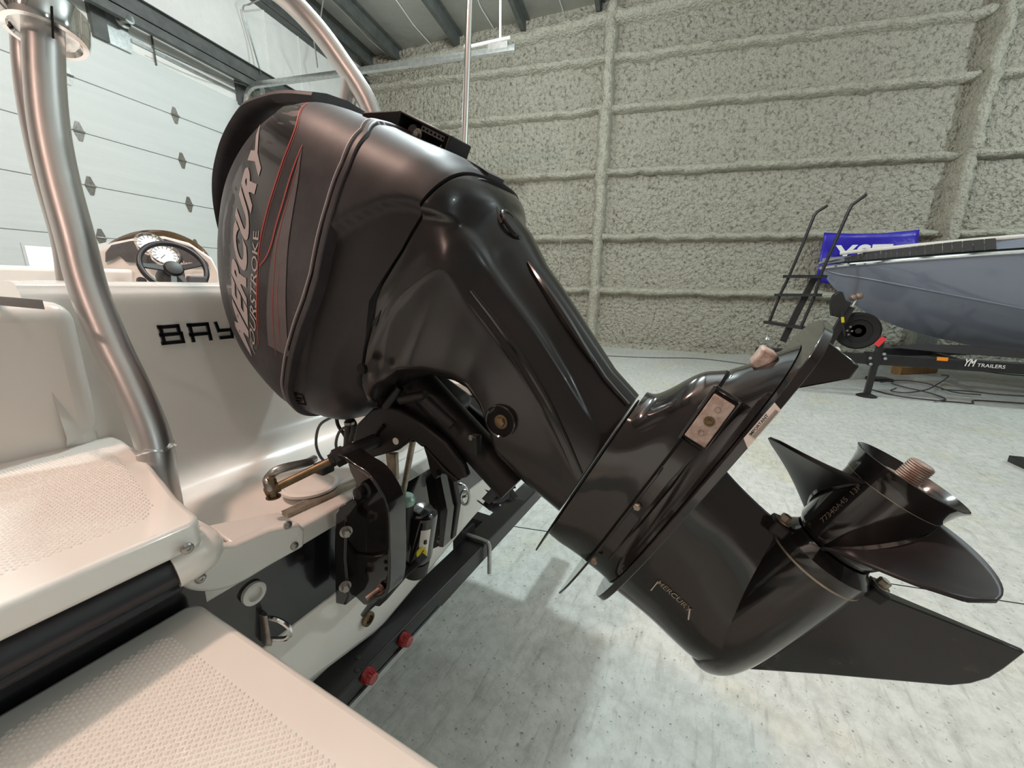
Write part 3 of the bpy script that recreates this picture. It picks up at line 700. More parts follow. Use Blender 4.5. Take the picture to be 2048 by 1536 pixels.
# dark bowl of the intake just under the cut
ring0 = []; m = MB()
q0, q1 = [], []
for k in range(49):
    u_ = k/48; p = cut_a+(cut_b-cut_a)*(u_*1.25-.02); tc, h, w = interp(UP, p[1]); w_ = abs(skin_x(UP, p[1], min(p[2], tc+h*.99)))
    q0.append(E(-w_*.985, p[1], p[2])); q1.append(E(w_*.985, p[1], p[2]))
m.loft([q0, [E(0, 0, 0)*0+(a+b)/2+(-ED*-.03) for a, b in zip(q0, q1)], q1], caps=False, close=False); m.build('air_intake', 'black_void', mot)
m = MB(); rr = []
for k in range(13):
    u_ = k/12; p = cut_a+(cut_b-cut_a)*(.06+u_*.8); hgt = .075*math.sin(math.pi*min(1, u_*.9+.05))
    rr.append([E(-.06, p[1], p[2]), E(-.06, p[1]+cn[1]*hgt, p[2]+cn[2]*hgt), E(.06, p[1]+cn[1]*hgt, p[2]+cn[2]*hgt), E(.06, p[1], p[2])])
m.loft(rr); m.build('intake_core', 'black_void', mot)

# --- lower cowl; its lower edge follows the diagonal split line
rings = []
for i in range(31):
    k = i/30; row = []
    s = S0+(S1-S0)*k; tc, h, w = interp(LO, s)
    for x, t in srow(s, tc, h, w, N=144):
        s2 = s+split_d(t)*k**1.3+seam_d(t)*(1-k)**1.2; tc2, h2, w2 = interp(LO, min(s2, -.38)); kk = min(.9995, abs((t-tc2)/h2))
        ww = w2*(1-kk**NS)**(1/NS) if abs(x) > .002 else abs(x)
        ww = max(0, min(abs(x)+.012, ww)); ww = max(ww-inset(s2, t), 0) if abs(x) > .03 else abs(x)
        row.append(E(math.copysign(ww, x), s2, t))
    rings.append(row)
lc = MB().loft(rings).build('lower_cowl', 'eng_satin', mot, sharp=60)
# seam: dark groove, raised lip with a worn bright edge
def belt(s, grow, th, N=144, tabs=LO): 
    tc, h, w = interp(tabs, s); a = [E(x, s-th/2+seam_d(t), t) for x, t in srow(s, tc, h+grow, w+grow, N=N)]; b = [E(x, s+th/2+seam_d(t), t) for x, t in srow(s, tc, h+grow, w+grow, N=N)]
    c1 = [E(x, s-th/2+seam_d(t), t) for x, t in srow(s, tc, h-.02, w-.02, N=N)]; c2 = [E(x, s+th/2+seam_d(t), t) for x, t in srow(s, tc, h-.02, w-.02, N=N)]
    return MB().loft([c1, a, b, c2], caps=False)
belt(-.583, -.003, .010).build('cowl_gasket', 'black_void', mot)
belt(-.571, .0035, .012).build('cowl_lip', 'eng_cowl', mot, bevel=.002)
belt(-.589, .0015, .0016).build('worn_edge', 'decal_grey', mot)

# --- mid cover (driveshaft housing covers) from the split down to the adaptor plate
def half_ring(keys):                                                  # keys: (t, half width) from front to back
    pts = catmull([A3((t, w, 0)) for t, w in keys], 8); return [(p[0], max(p[1], .002)) for p in pts]
def tri(s, tab): return float(np.interp(s, [a for a, _ in tab], [b for _, b in tab]))
TF = [(-.46, -.205), (-.43, -.175), (-.405, -.115), (-.37, -.062), (-.33, -.035), (-.28, -.020), (-.25, -.020), (-.21, -.040), (-.173, -.078), (-.15, -.105), (-.08, -.122), (0, -.130)]
TB = [(-.47, .328), (-.43, .326), (-.381, .309), (-.365, .300), (-.354, .289), (-.314, .272), (-.256, .237), (-.224, .224), (-.168, .198), (-.106, .168), (-.058, .145), (0, .128)]
TR = [(-.47, .24), (-.43, .225), (-.38, .200), (-.33, .174), (-.30, .153), (-.25, .130), (-.187, .100), (-.11, .054), (-.05, .010), (0, -.028)]
WM = [(-.46, .182), (-.433, .180), (-.40, .168), (-.36, .150), (-.30, .128), (-.25, .115), (-.15, .098), (-.05, .082), (0, .076)]
rings = []
for i in range(61):
    k = i/60; s = -.4425+(.4425-.002)*k
    b = min(1, max(0, (s+.445)/.10)); b = b*b*(3-2*b)
    dsp = max(0, 1-k*3.2)
    tf, tb, tr, w = tri(s, TF), tri(s+.040*dsp, TB), tri(s, TR), tri(s, WM)
    L = tb-tf
    wedge = [(tf, .004), (tf+.006, .55*w), (tf+.03, .93*w), (tf+.06, w), (max(tf+.08, tr-.03), w*1.0), (max(tf+.10, tr), w*.985), (tr*.72+tb*.28+.015, w*.80), (tr*.45+tb*.55, w*.62), (tb-.02, w*.40), (tb-.004, w*.2), (tb, .004)]
    hw = half_ring(wedge)
    n = len(hw); se = []
    tc, h = (tf+tb)/2, (tb-tf)/2
    for j in range(n):
        a = -math.pi/2+math.pi*j/(n-1); sa, ca = math.sin(a), math.cos(a)
        se.append((tc+h*math.copysign(abs(sa)**(2/NS), sa), w*abs(ca)**(2/NS)))
    hh_ = []
    for (t1, w1), (t2, w2) in zip(se, hw):
        t = t1*(1-b)+t2*b; ww = w1*(1-b)+w2*b
        d = inset(s, t)*(1-b)
        if ww > .03: ww -= d
        hh_.append((t, max(ww, .002)))
    dsp = max(0, 1-k*3.2)
    row = [E(-ww, s+(split_d(t)+.0)*dsp, t) for t, ww in hh_]+[E(ww, s+(split_d(t)+.0)*dsp, t) for t, ww in hh_[::-1]]
    rings.append(row)
mc = MB().loft(rings).build('leg_cover', 'eng_semi', mot, sharp=50)
# dark filler added to blacken the split gap
rings = []
for s_, sh in ((-.452, 1), (-.436, 1)):
    tc, h, w = interp(LO, -.44); rings.append([E(x*.985, s_+split_d(t), t) for x, t in srow(s_, tc, h*.965, w-.036, N=96)])
MB().loft(rings).build('split_filler', 'black_void', mot)
# bolt well on the port side of the leg cover
s0, t0 = st(1000, 843, -.105)
m = MB(); cpt = E(-.1045, s0, t0); m.lathe([(.0295, .020), (.0295, -.002), (.0275, -.0035), (.0255, -.001), (.0255, .018), (.0, .018)], cpt, XX, 36, caps=False); bw = m.build('bolt_well', 'eng_gloss', mot)
MB().lathe([(.0255, .0), (.0, .0)], cpt+XX*.0005, XX, 30, caps=False).build('well_floor', 'black_void', mot)
MB().bolt(cpt+EA*.001+ED*.002, -XX, .0085, .007).build('bolt', 'brass', mot, label='bright hex bolt head')
# crease fins down the back edge of the leg
for off, r in ((.012, .006), (-.006, .004)):
    pts = [E(-tri(s, WM)*.98*1.0, s, tri(s, TR)+off) for s in np.linspace(-.30, -.004, 14)]
    MB().tube(pts, [r*.3+r*.7*math.sin(math.pi*min(1, .1+k/14)) for k in range(14)], 8).build('crease_rib', 'eng_gloss', mot)
pts = [E(-.035, s, tri(s, TB)-.012) for s in np.linspace(-.20, -.006, 8)]; MB().tube(pts, .004, 8).build('crease_rib', 'eng_gloss', mot)
m = MB(); m.lathe([(.010, -.004), (.010, .003), (.004, .004)], E(-.176, *st(724, 738, -.176)), -XX, 14); m.build('cover_plug', 'black_void', mot)
# exhaust-relief oval and thin vanes on the spine
m = MB(); m.tube([E(-.028+.022*math.cos(a), -.330+.024*math.sin(a), .268-.55*.024*math.sin(a)+.004) for a in np.linspace(0, 2*math.pi, 25)], .004, 8, caps=False); m.build('relief_oval', 'eng_gloss', mot)
m = MB(); m.tube(catmull([E(-.045, s, tri(s, TB)-.016) for s in (-.46, -.42, -.38, -.34)], 4), .006, 8); m.build('spine_vane', 'eng_gloss', mot)
m = MB(); m.tube(catmull([E(-.040, s, tri(s, TB)-.012) for s in (-.27, -.23, -.18, -.13, -.09)], 4), [.002+.006*math.sin(math.pi*k/16) for k in range(17)], 8); m.build('spine_vane', 'eng_gloss', mot)

# --- open latch box at the back of the cowl
bx = MB(); SB0, SB1, TB0, TB1, XB = -.632, -.508, .300, .353, -.032
def ebox(m, x0, x1, s0, s1, t0, t1): m.box(E((x0+x1)/2, (s0+s1)/2, (t0+t1)/2), (x1-x0, s1-s0, t1-t0), (XX, ED, EA))
ebox(bx, XB, .032, SB0, SB1, TB1-.005, TB1); ebox(bx, XB, .032, SB0-.004, SB0+.002, TB0, TB1); ebox(bx, XB, .032, SB1-.004, SB1+.002, TB0-.03, TB1); ebox(bx, XB+.05, XB+.055, SB0, SB1, TB0, TB1)
lb = bx.build('latch_box', 'eng_dull', mot, bevel=.002)
m = MB(); q = [E(XB, SB0, TB1), E(.032, SB0, TB1), E(.07, SB0-.048, .322), E(-.07, SB0-.048, .322)]; q2 = [E(XB, SB0, TB0-.01), E(.032, SB0, TB0-.01), E(.07, SB0-.048, .300), E(-.07, SB0-.048, .300)]
m.loft([q2, q]); m.build('latch_fairing', 'eng_satin', mot, bevel=.003)
m = MB(); m.lathe([(.017, 0), (.017, .02), (.013, .03), (.012, .034)], E(XB+.05, -.607, .330), -XX, 20); m.build('latch_pivot', 'dash_grey', lb)
MB().bolt(E(XB+.016, -.592, .329), -XX, .007, .007).build('bolt', 'steel', lb)
m = MB(); ebox(m, XB+.004, XB+.008, -.578, -.522, .338, .347); m.build('hinge_strip', 'dash_grey', lb)
m = MB()
for k in range(6): m.sphere(E(XB+.0035, -.573+.0095*k, .3425), .0022, 6)
m.build('strip_rivets', 'black_void', lb)
m = MB(); m.tube([E(XB+.02, -.540, .312), E(XB+.02, -.537, .332)], .0018, 6); m.tube([E(XB+.03, -.530, .326), E(XB+.03, -.525, .331)], .003, 6); m.build('spring_pin', 'steel', lb)

# --- decals on the cowl
def cowl_pt(s, t, lift=.0008):
    tc, h, w = interp(UP, s); k = min(.999, abs((t-tc)/h)); x = -w*(1-k**NS)**(1/NS)
    return E(x-lift, s, t)
def cowl_skin(v, f, fn, name, mat, lift):
    bm = bmesh.new(); vs_ = [bm.verts.new(p) for p in v]
    for q in f:
        try: bm.faces.new([vs_[i] for i in q])
        except ValueError: pass
    for _ in range(3):
        ed = [e for e in bm.edges if e.calc_length() > .22]
        if ed: bmesh.ops.subdivide_edges(bm, edges=ed, cuts=1); bmesh.ops.triangulate(bm, faces=bm.faces)
    bm.verts.index_update(); m = MB()
    m.add([cowl_pt(*fn(p.co.x, p.co.y), lift) for p in bm.verts], [tuple(x.index for x in q.verts) for q in bm.faces]); bm.free()
    return m.build(name, mat, mot, flat=False, sharp=80)
def curve_st(px): return [on_cowl(*p)[1:] for p in px]
def band_map(base, top, width):                                       # text box (0..width, 0..capheight) -> strip between two curves
    b, t = catmull([A3((*p, 0)) for p in base], 8), catmull([A3((*p, 0)) for p in top], 8)
    def pick(c, u):
        d = [0]
        for i in range(1, len(c)): d.append(d[-1]+np.linalg.norm(c[i]-c[i-1]))
        d = np.array(d)/d[-1]; return np.array([np.interp(u, d, [p[0] for p in c]), np.interp(u, d, [p[1] for p in c])])
    def fn(x, y):
        u = min(max(x/width, -.05), 1.05); a, c2 = pick(b, u), pick(t, u); r = a+(c2-a)*(y/.70); return float(r[0]), float(r[1])
    return fn
base = curve_st([(503, 712), (495, 640), (492, 580), (493, 520), (498, 450), (507, 395), (519, 345), (535, 296)])
topc = curve_st([(475, 664), (467, 610), (465, 560), (466, 510), (470, 450), (478, 400), (490, 345), (508, 290), (522, 250)])
v, f = text_mesh('MERCURY', shear=0.12, offset=.045, spacing=1.06); wid = v[:, 0].max()
cowl_skin(v, f, band_map(base, topc, wid), 'maker_lettering', 'decal_grey', .0012)
b2 = curve_st([(511, 712), (513, 640), (514, 560), (519, 462)]); t2 = curve_st([(502, 690), (501, 620), (503, 545), (508, 462)])
v, f = text_mesh('FOURSTROKE', offset=.004); wid = v[:, 0].max(); cowl_skin(v, f, band_map(b2, t2, wid), 'stroke_lettering', 'decal_grey', .0012)
def stripe(px, w0, w1, name, mat, lift=.001):
    pts = catmull([A3((*p, 0)) for p in curve_st(px)], 8); m = MB(); L_, R_ = [], []
    n = len(pts)
    for i, p in enumerate(pts):
        d = unit(pts[min(i+1, n-1)]-pts[max(i-1, 0)]); nn = A3((d[1], -d[0], 0)); w = (w0+(w1-w0)*math.sin(math.pi*(.15+.7*i/(n-1))))/2
        L_.append(cowl_pt(*(p+nn*w)[:2], lift)); R_.append(cowl_pt(*(p-nn*w)[:2], lift))
    m.loft([L_, R_], caps=False, close=False); return m.build(name, mat, mot, sharp=80)
def patch(pa, pb, name, mat, lift=.0009):
    a, b = catmull([A3((*p, 0)) for p in curve_st(pa)], 8), catmull([A3((*p, 0)) for p in curve_st(pb)], 8); n = 24
    ra = [a[int(i*(len(a)-1)/n)] for i in range(n+1)]; rb = [b[int(i*(len(b)-1)/n)] for i in range(n+1)]
    rows = [[cowl_pt(*(p*(1-k)+q*k)[:2], lift) for p, q in zip(ra, rb)] for k in (0, .33, .67, 1)]
    return MB().loft(rows, caps=False, close=False).build(name, mat, mot, sharp=80)
patch([(567, 213), (530, 250), (492, 310), (464, 370), (447, 440), (447, 520), (457, 590), (475, 655), (497, 700)], [(614, 208), (588, 260), (558, 340), (533, 420), (521, 470), (515, 520), (512, 600), (514, 650), (517, 700)], 'decal_field', 'decal_dark', .0004)
patch([(604, 298), (585, 370), (566, 430), (551, 480), (543, 520), (538, 560), (534, 620), (537, 690)], [(605, 300), (597, 360), (587, 420), (578, 480), (574, 530), (572, 600), (575, 670), (580, 715)], 'side_swoosh', 'decal_swoosh')
stripe([(616, 206), (590, 260), (560, 340), (535, 420), (523, 470), (517, 520), (514, 600), (518, 690)], .0012, .0032, 'red_stripe', 'decal_red')
stripe([(619, 206), (594, 260), (564, 340), (539, 420), (527, 470), (520.5, 520), (517, 600), (520, 680)], .0005, .0010, 'red_stripe', 'decal_red')
stripe([(606, 290), (588, 335), (568, 400), (552, 455), (543, 490), (533, 515), (521, 531)], .0010, .0034, 'red_stripe', 'decal_red', .0014)
stripe([(602, 318), (580, 390), (563, 450), (553, 500), (548, 560), (546, 620), (549, 680), (553, 710)], .0006, .0014, 'red_stripe', 'decal_red', .0014)
stripe([(558, 540), (555, 600), (558, 650), (561, 690)], .0006, .0014, 'red_stripe', 'decal_red', .0014)
# intake badge moulded on the lower cowl
def low_pt(px, py, lift=.001):
    x = -.18
    for _ in range(40):
        s, t = st(px, py, x); s_ = min(max(s, -.58), -.40); tc, h, w = interp(LO, s_); k = min(.999, abs((t-tc)/h)); x = .6*x+.4*(-w*(1-k**NS)**(1/NS)+inset(s, t))
    return E(x-lift, s, t)
def outline(px, r, name, mat, close=True):
    P = [low_pt(*p) for p in px]; P = P+[P[0]] if close else P; return MB().tube(P, r, 6).build(name, mat, mot)
outline([(573, 779), (606, 791), (612, 809), (581, 803)], .0016, 'badge_frame', 'black_void')
outline([(586, 787), (596, 789), (590, 794), (584, 792), (588, 800), (602, 803), (603, 797), (594, 796)], .0022, 'badge_emblem', 'black_void', False)

# --- lower unit
AF = [(0, .03), (.03, .30), (.08, .62), (.18, .92), (.30, 1), (.55, 1), (.75, .95), (.88, .80), (.95, .55), (.99, .25), (1, .03)]
def foil(s, tf, tb, w, prof=AF):
    hp = catmull([A3((a, b, 0)) for a, b in prof], 5)
    return [E(-max(p[1], .02)*w, s, tf+p[0]*(tb-tf)) for p in hp]+[E(max(p[1], .02)*w, s, tf+p[0]*(tb-tf)) for p in hp[::-1]]
ext = [(.006, -.205, .140, .072), (.02, -.206, .146, .072), (.034, -.207, .168, .071), (.048, -.207, .198, .070), (.06, -.207, .217, .069), (.075, -.207, .229, .068), (.084, -.207, .236, .068)]
MB().loft([foil(*r) for r in catmull(ext, 3)]).build('adaptor_housing', 'eng_gloss', mot, sharp=45)
gear = [(.088, -.208, .240, .070), (.10, -.208, .256, .071), (.115, -.208, .280, .073), (.128, -.208, .300, .078), (.138, -.208, .315, .088)]
MB().loft([foil(*r) for r in catmull(gear, 3)]).build('gearcase_top', 'eng_gloss', mot, sharp=45)
MB().loft([foil(.0835, -.206, .236, .0695), foil(.0885, -.206, .236, .0695)]).build('joint_line', 'black_void', mot)
def plate(s, th, keys, name, mat='eng_gloss'):
    hp = catmull([A3((t, w, 0)) for t, w in keys], 6); a = [(-max(p[1], .001), p[0]) for p in hp]+[(max(p[1], .001), p[0]) for p in hp[::-1]]
    return MB().loft([[E(x, s, t) for x, t in a], [E(x, s+th, t) for x, t in a]]).build(name, mat, mot, sharp=40, bevel=.0012)
plate(.001, .003, [(-.268, .002), (-.258, .012), (-.225, .034), (-.17, .054), (-.10, .068), (0, .073), (.08, .066), (.11, .03), (.120, .01)], 'splash_plate', 'eng_dull')
plate(.0865, .004, [(-.318, .001), (-.300, .013), (-.25, .040), (-.17, .064), (-.08, .074), (.02, .074), (.08, .068), (.12, .03)], 'splash_plate')
plate(.139, .012, [(-.246, .002), (-.238, .024), (-.19, .064), (-.08, .092), (.05, .102), (.20, .104), (.30, .092), (.34, .060), (.352, .02), (.354, .002)], 'ventilation_plate')
# raised side ridge with cast webs
m = MB(); m.tube([E(-.069, .112, t) for t in (-.12, -.02, .06, .12)], [.002, .006, .006, .002], 8); m.build('cast_ridge', 'eng_gloss', mot)
for px, py in ((1275, 1012), (1190, 1120)): MB().bolt(E(-.0715, *st(px, py, -.0715)), -XX, .006, .006, False).build('bolt', 'bare', mot)
# side anode in its pocket, and the rear one
c4 = [st(*p, -.071) for p in ((1429, 786), (1471, 812), (1410, 895), (1369, 869))]
m = MB(); m.prism([E(-.0665, *q) for q in c4], -XX*.0085); an = m.build('anode', 'zinc', mot, bevel=.0015)
cm_ = A3(c4).mean(0); c5 = [cm_+(A3(q)-cm_)*1.12 for q in c4]; m = MB(); m.prism([E(-.066, *q) for q in c5], -XX*.004); m.build('anode_pocket', 'black_void', mot, bevel=.001)
c6 = [cm_+(A3(q)-cm_)*1.22 for q in c4]
m = MB(); m.tube([E(-.0695, *q) for q in c6]+[E(-.0695, *c6[0])], .003, 8); m.build('anode_rim', 'eng_gloss', mot)
m = MB(); m.lathe([(.0075, 0), (.0075, .001), (.0055, .0012), (.0050, -.001), (.0030, -.001), (.0030, .0015), (0, .0018)], E(-.0752, *cm_), -XX, 20); m.build('anode_screw', 'brass', an)
for k in (-.55, .55):
    p = cm_+(((A3(c4[0])+A3(c4[1]))/2)-cm_)*k*-1; m = MB(); m.lathe([(.0042, 0), (.0042, .0004), (.0034, .0004), (.0034, 0)], E(-.0751, *p), -XX, 16, caps=False); m.build('anode_mark', 'rust', an)
s1, t1 = st(1530, 712, .0); m = MB(); m.box(E(.0, s1, t1-.004), (.05, .022, .03), (XX, ED, EA)); m.build('anode', 'zinc', mot, bevel=.004)
# warning label on the edge of the ventilation plate
la = [st(*p, -.1045) for p in ((1475, 862), (1534, 796), (1540, 808), (1470, 888))]
q = [E(-.1055, .1395, la[0][1]-.004), E(-.1065, .1395, la[1][1]), E(-.1065, .1505, la[1][1]-.004), E(-.1055, .1505, la[0][1]-.012)]
m = MB(); m.prism(q, XX*.0008); lb_ = m.build('warning_label', 'label_white', mot)
v, f = text_mesh('IMPORTANT', offset=.02); wid = v[:, 0].max(); o = E(-.1070, .1440, la[0][1]+.004); ln = (la[1][1]-la[0][1])*.62
m = MB(); m.add([o+EA*(p[0]/wid*ln)-ED*(p[1]*.0052) for p in v], f)
for k in range(3): m.bar(o+EA*.0+ED*(.0016+.0015*k), o+EA*ln*1.3+ED*(.0016+.0015*k), .0005, .0003, up=XX)
m.build('label_print', 'plastic_black', lb_, flat=True)
# trim tab under the plate
tb_ = [st(*p, .0) for p in ((1575, 780), (1560, 750), (1655, 700), (1718, 731), (1700, 757))]
m = MB(); m.prism([E(-.006, *q) for q in [(tb_[0][0], tb_[0][1]), (.150, tb_[1][1]-.01), (.150, tb_[2][1]+.012), tb_[3], tb_[4]]], XX*.012); m.build('trim_tab', 'eng_scuffed', mot, bevel=.003)
# strut, torpedo, skeg
AS = [(0, .05), (.03, .40), (.10, .75), (.25, 1), (.50, 1), (.75, .72), (.92, .35), (1, .10)]
strut = [(.148, -.214, .110, .046), (.17, -.214, .102, .042), (.20, -.214, .093, .039), (.24, -.216, .084, .037), (.28, -.220, .078, .040), (.31, -.221, .076, .046), (.33, -.218, .076, .050)]
MB().loft([foil(r[0], r[1], r[2], r[3], AS) for r in catmull(strut, 4)]).build('gearcase_strut', 'eng_gloss', mot, sharp=50)
SA = .341                                                             # propeller shaft line
tor = catmull([(0.0, -.226, 0), (.016, -.222, 0), (.032, -.205, 0), (.045, -.175, 0), (.054, -.12, 0), (.059, -.05, 0), (.062, .02, 0), (.063, .062, 0)], 5)
m = MB(); m.lathe([(p[0], p[1]) for p in tor], E(0, SA, 0), EA, 48); m.build('torpedo', 'eng_gloss', mot, sharp=50)
m = MB(); m.lathe([(.0635, .063), (.064, .066), (.064, .082), (.058, .088), (.052, .095), (.05, .098)], E(0, SA, 0), EA, 40); m.build('bearing_carrier', 'eng_gloss', mot)
m = MB(); m.lathe([(.0638, .0605), (.0638, .0635)], E(0, SA, 0), EA, 40); m.build('carrier_seal', 'bare', mot)
for sg in (-1, 1):
    c_ = E(-.012, SA+sg*.069, .078); m = MB(); m.box(c_, (.034, .026, .022), (XX, ED, EA)); m.build('carrier_ear', 'eng_dull', mot, bevel=.005)
    MB().bolt(c_+EA*.011, EA, .0075, .010).build('bolt', 'bare', mot)
sk = [(.385, -.172), (.46, -.085), (.556, .020), (.566, .040), (.571, .062), (.570, .085), (.566, .119), (.50, .100), (.425, .078), (.385, .062)]
pr = []
for sgn in (-1, 1): pr.append([E(sgn*(.011-.0075*min(1, (s-.385)/.18)), s, t) for s, t in sk])
m = MB(); m.loft(pr); m.build('skeg', 'eng_scuffed', mot, bevel=.002)
# worn lettering scars on the gearcase side
v, f = text_mesh('MERCURY', offset=.01, extrude=.06); wid = v[:, 0].max(); sA = st(1313, 1163, -.038); sB = st(1378, 1226, -.042); dv = A3((sB[0]-sA[0], sB[1]-sA[1])); ln = np.linalg.norm(dv); dv /= ln; nv = A3((-dv[1], dv[0]))
def strut_x(s, t):
    tf, tb, w = interp([(r[0], r[1], r[2], r[3]) for r in strut], s); k = (t-tf)/(tb-tf); xx = np.interp(k, [a for a, _ in AS], [b for _, b in AS])*w
    rr = np.interp(t, (-.226, -.205, -.175, -.12, -.05, .02), (0, .032, .045, .054, .059, .062)); d = abs(s-SA)
    return max(xx, math.sqrt(max(0, rr*rr-d*d)))
m = MB(); P = []
for p in v:
    a = A3(sA)+dv*(p[0]/wid*ln)+nv*(p[1]*.013); P.append(E(-strut_x(*a)-.0022-.012*p[2]*.2, a[0], a[1]))
m.add(P, f); m.build('cast_lettering', 'bare', mot, flat=True)
m = MB(); a = st(1379, 1222, -.045); b = st(1376, 1245, -.048); m.tube([E(-strut_x(*a)-.002, *a), E(-strut_x(*b)-.002, *b)], .0012, 6); a = st(1302, 1180, -.04); b = st(1316, 1162, -.04); m.tube([E(-strut_x(*a)-.002, *a), E(-strut_x(*b)-.002, *b)], .0010, 6); m.build('scratch', 'label_white', mot)

# --- propeller
prop = MB().lathe([(.048, .100), (.052, .106), (.0545, .112), (.0550, .16), (.0550, .195), (.0555, .206), (.0565, .2065), (.0575, .215), (.0605, .228), (.0655, .2365), (.0645, .2375), (.0570, .224), (.051, .20), (.050, .14), (.0, .14)], E(0, SA, 0), EA, 56).build('propeller', 'eng_gloss', mot, sharp=50)
m = MB(); m.lathe([(.0563, .2055), (.0563, .2068)], E(0, SA, 0), EA, 56, caps=False); m.build('hub_line', 'bare', prop)
m = MB(); m.lathe([(.020, .14), (.020, .215), (.026, .215), (.026, .228), (.0145, .228)], E(0, SA, 0), EA, 20)
for k in range(9): m.lathe([(.0135, .228+.003*k), (.0148, .2295+.003*k), (.0135, .231+.003*k)], E(0, SA, 0), EA, 18, caps=False)
m.lathe([(.0138, .228), (.0138, .256), (.011, .258), (.0, .258)], E(0, SA, 0), EA, 18); m.build('prop_shaft_nut', 'rust', prop)
def pol(r, a): return SA-r*math.cos(a), r*math.sin(a)                 # a: clockwise from up, seen from astern -> (s, x)
PITCH = .40; R0, R1 = .050, .150
def blade_pt(a0, v_, q_):
    r = R0+(R1-R0)*v_; half = math.radians(48)*max(0, 1-v_**1.7)**.52+math.radians(.8); dl = half*q_
    s_, x_ = pol(r, a0+dl); return E(x_, s_, .152-PITCH/(2*math.pi)*dl*(1-.25*v_)+.024*v_**1.2)
for k in range(3):
    a0 = math.radians(11+120*k)
    MB().loft([[blade_pt(a0, i/18, -1+2*j/16) for j in range(17)] for i in range(19)], caps=False, close=False).build('blade', 'eng_satin', prop, sharp=80, solid=.0045)
    rt = []
    for j in range(17): rt.append(blade_pt(a0, .045, (-1+2*j/16)*1.0))
    MB().tube(rt, [.002+.005*math.sin(math.pi*j/16) for j in range(17)], 8).build('blade_root', 'eng_gloss', prop)
v, f = text_mesh('77340A45  13P'); wid = v[:, 0].max(); m = MB(); P = []
for p in v:
    a = math.radians(-40)+p[1]*.0095/.055; s_, x_ = pol(.0558, a); P.append(E(x_, s_, .128+p[0]/wid*.070))
m.add(P, f); m.build('part_number', 'bare', prop, flat=True)

# --- mounting: clamp brackets, swivel bracket, trim unit, steering
def yzp(px, x): return [A3((x, *at(p[0], p[1], X=x)[1:])) for p in px]
arm = [(687, 897), (712, 903), (734, 918), (764, 938), (788, 973), (799, 1003), (801, 1044), (799, 1155), (770, 1180), (746, 1211), (728, 1212), (705, 1190), (690, 1130), (690, 1060), (705, 1000), (711, 967), (699, 944)]
xa = -.150
prof_arm = yzp(arm, xa)
cb = MB().prism(prof_arm, XX*.012).build('clamp_bracket', 'eng_gloss', mot, bevel=.004)
# raised outer flange following the curved aft edge
edge = prof_arm[0:10]; m = MB(); ringsf = []
for i, p in enumerate(catmull(edge, 5)): ringsf.append(p)
rl = []
for i, p in enumerate(ringsf):
    d = unit(ringsf[min(i+1, len(ringsf)-1)]-ringsf[max(i-1, 0)]); n_ = np.cross(d, XX); rl.append([p-XX*.034-n_*.004, p+XX*.012-n_*.004, p+XX*.012+n_*.004, p-XX*.034+n_*.004])
m.loft(rl); m.build('bracket_flange', 'eng_gloss', cb, bevel=.002)
m = MB()
fl_ = [(670, 1208), (668, 1100), (670, 1026), (679, 1012), (705, 996), (712, 1010), (692, 1035), (690, 1120), (697, 1195), (690, 1212)]
m.prism(yzp(fl_, xa-.030), XX*.042); m.build('transom_flange', 'eng_gloss', cb, bevel=.004)
for px, py in ((692, 1063), (690, 1172)): MB().bolt(at(px, py, X=xa-.032), unit((-.5, -.85, 0)), .0085, .012).build('bolt', 'steel', cb)
m = MB(); p = at(733, 978, X=xa-.006); m.lathe([(.017, .02), (.017, -.004), (.012, -.008), (.012, -.024), (.008, -.026)], p, XX, 18); m.build('lock_knob', 'eng_dull', cb)
m = MB(); q = [at(a, b, X=xa-.002) for a, b in ((712, 1108), (745, 1112), (775, 1106))]; m.tube(q, .0035, 8); m.build('cast_ridge', 'eng_gloss', cb)
for px, py in ((771, 1124), (781, 1127), (772, 1138), (781, 1144), (776, 1156)):
    m = MB(); m.lathe([(.0042, 0), (.0042, .0008)], at(px, py, X=xa-.0005), -XX, 14); m.build('pin_hole', 'black_void', cb)
m = MB(); p = at(762, 1175, X=xa-.004); m.tube([p, p-XX*.03+A3((0, .012, -.010))], .006, 10); m.lathe([(.009, 0), (.009, .006)], p, -XX, 12); m.build('tilt_pin', 'rust', cb)
# starboard bracket
bst = [(895, 900), (915, 1010), (905, 1078), (880, 1092), (850, 1105), (845, 1080), (860, 1020), (850, 960)]
sb = MB().prism(yzp(bst, .135), XX*.02).build('clamp_bracket', 'eng_dull', mot, bevel=.003)
m = MB(); q = yzp([(902, 930), (917, 1005), (908, 1075), (900, 1075), (903, 1005), (893, 935)], .150); m.prism(q, -XX*.05); m.build('bracket_flange', 'eng_gloss', sb)
for px, py in ((893, 1028), (884, 1036), (894, 1042), (884, 1052), (893, 1058), (880, 1062)):
    m = MB(); m.lathe([(.0055, 0), (.0055, .001)], at(px, py, X=.134), -XX, 12); m.build('pin_hole', 'black_void', sb)
MB().bolt(at(882, 1078, X=.132), -XX, .007, .012).build('tilt_pin', 'rust', sb)
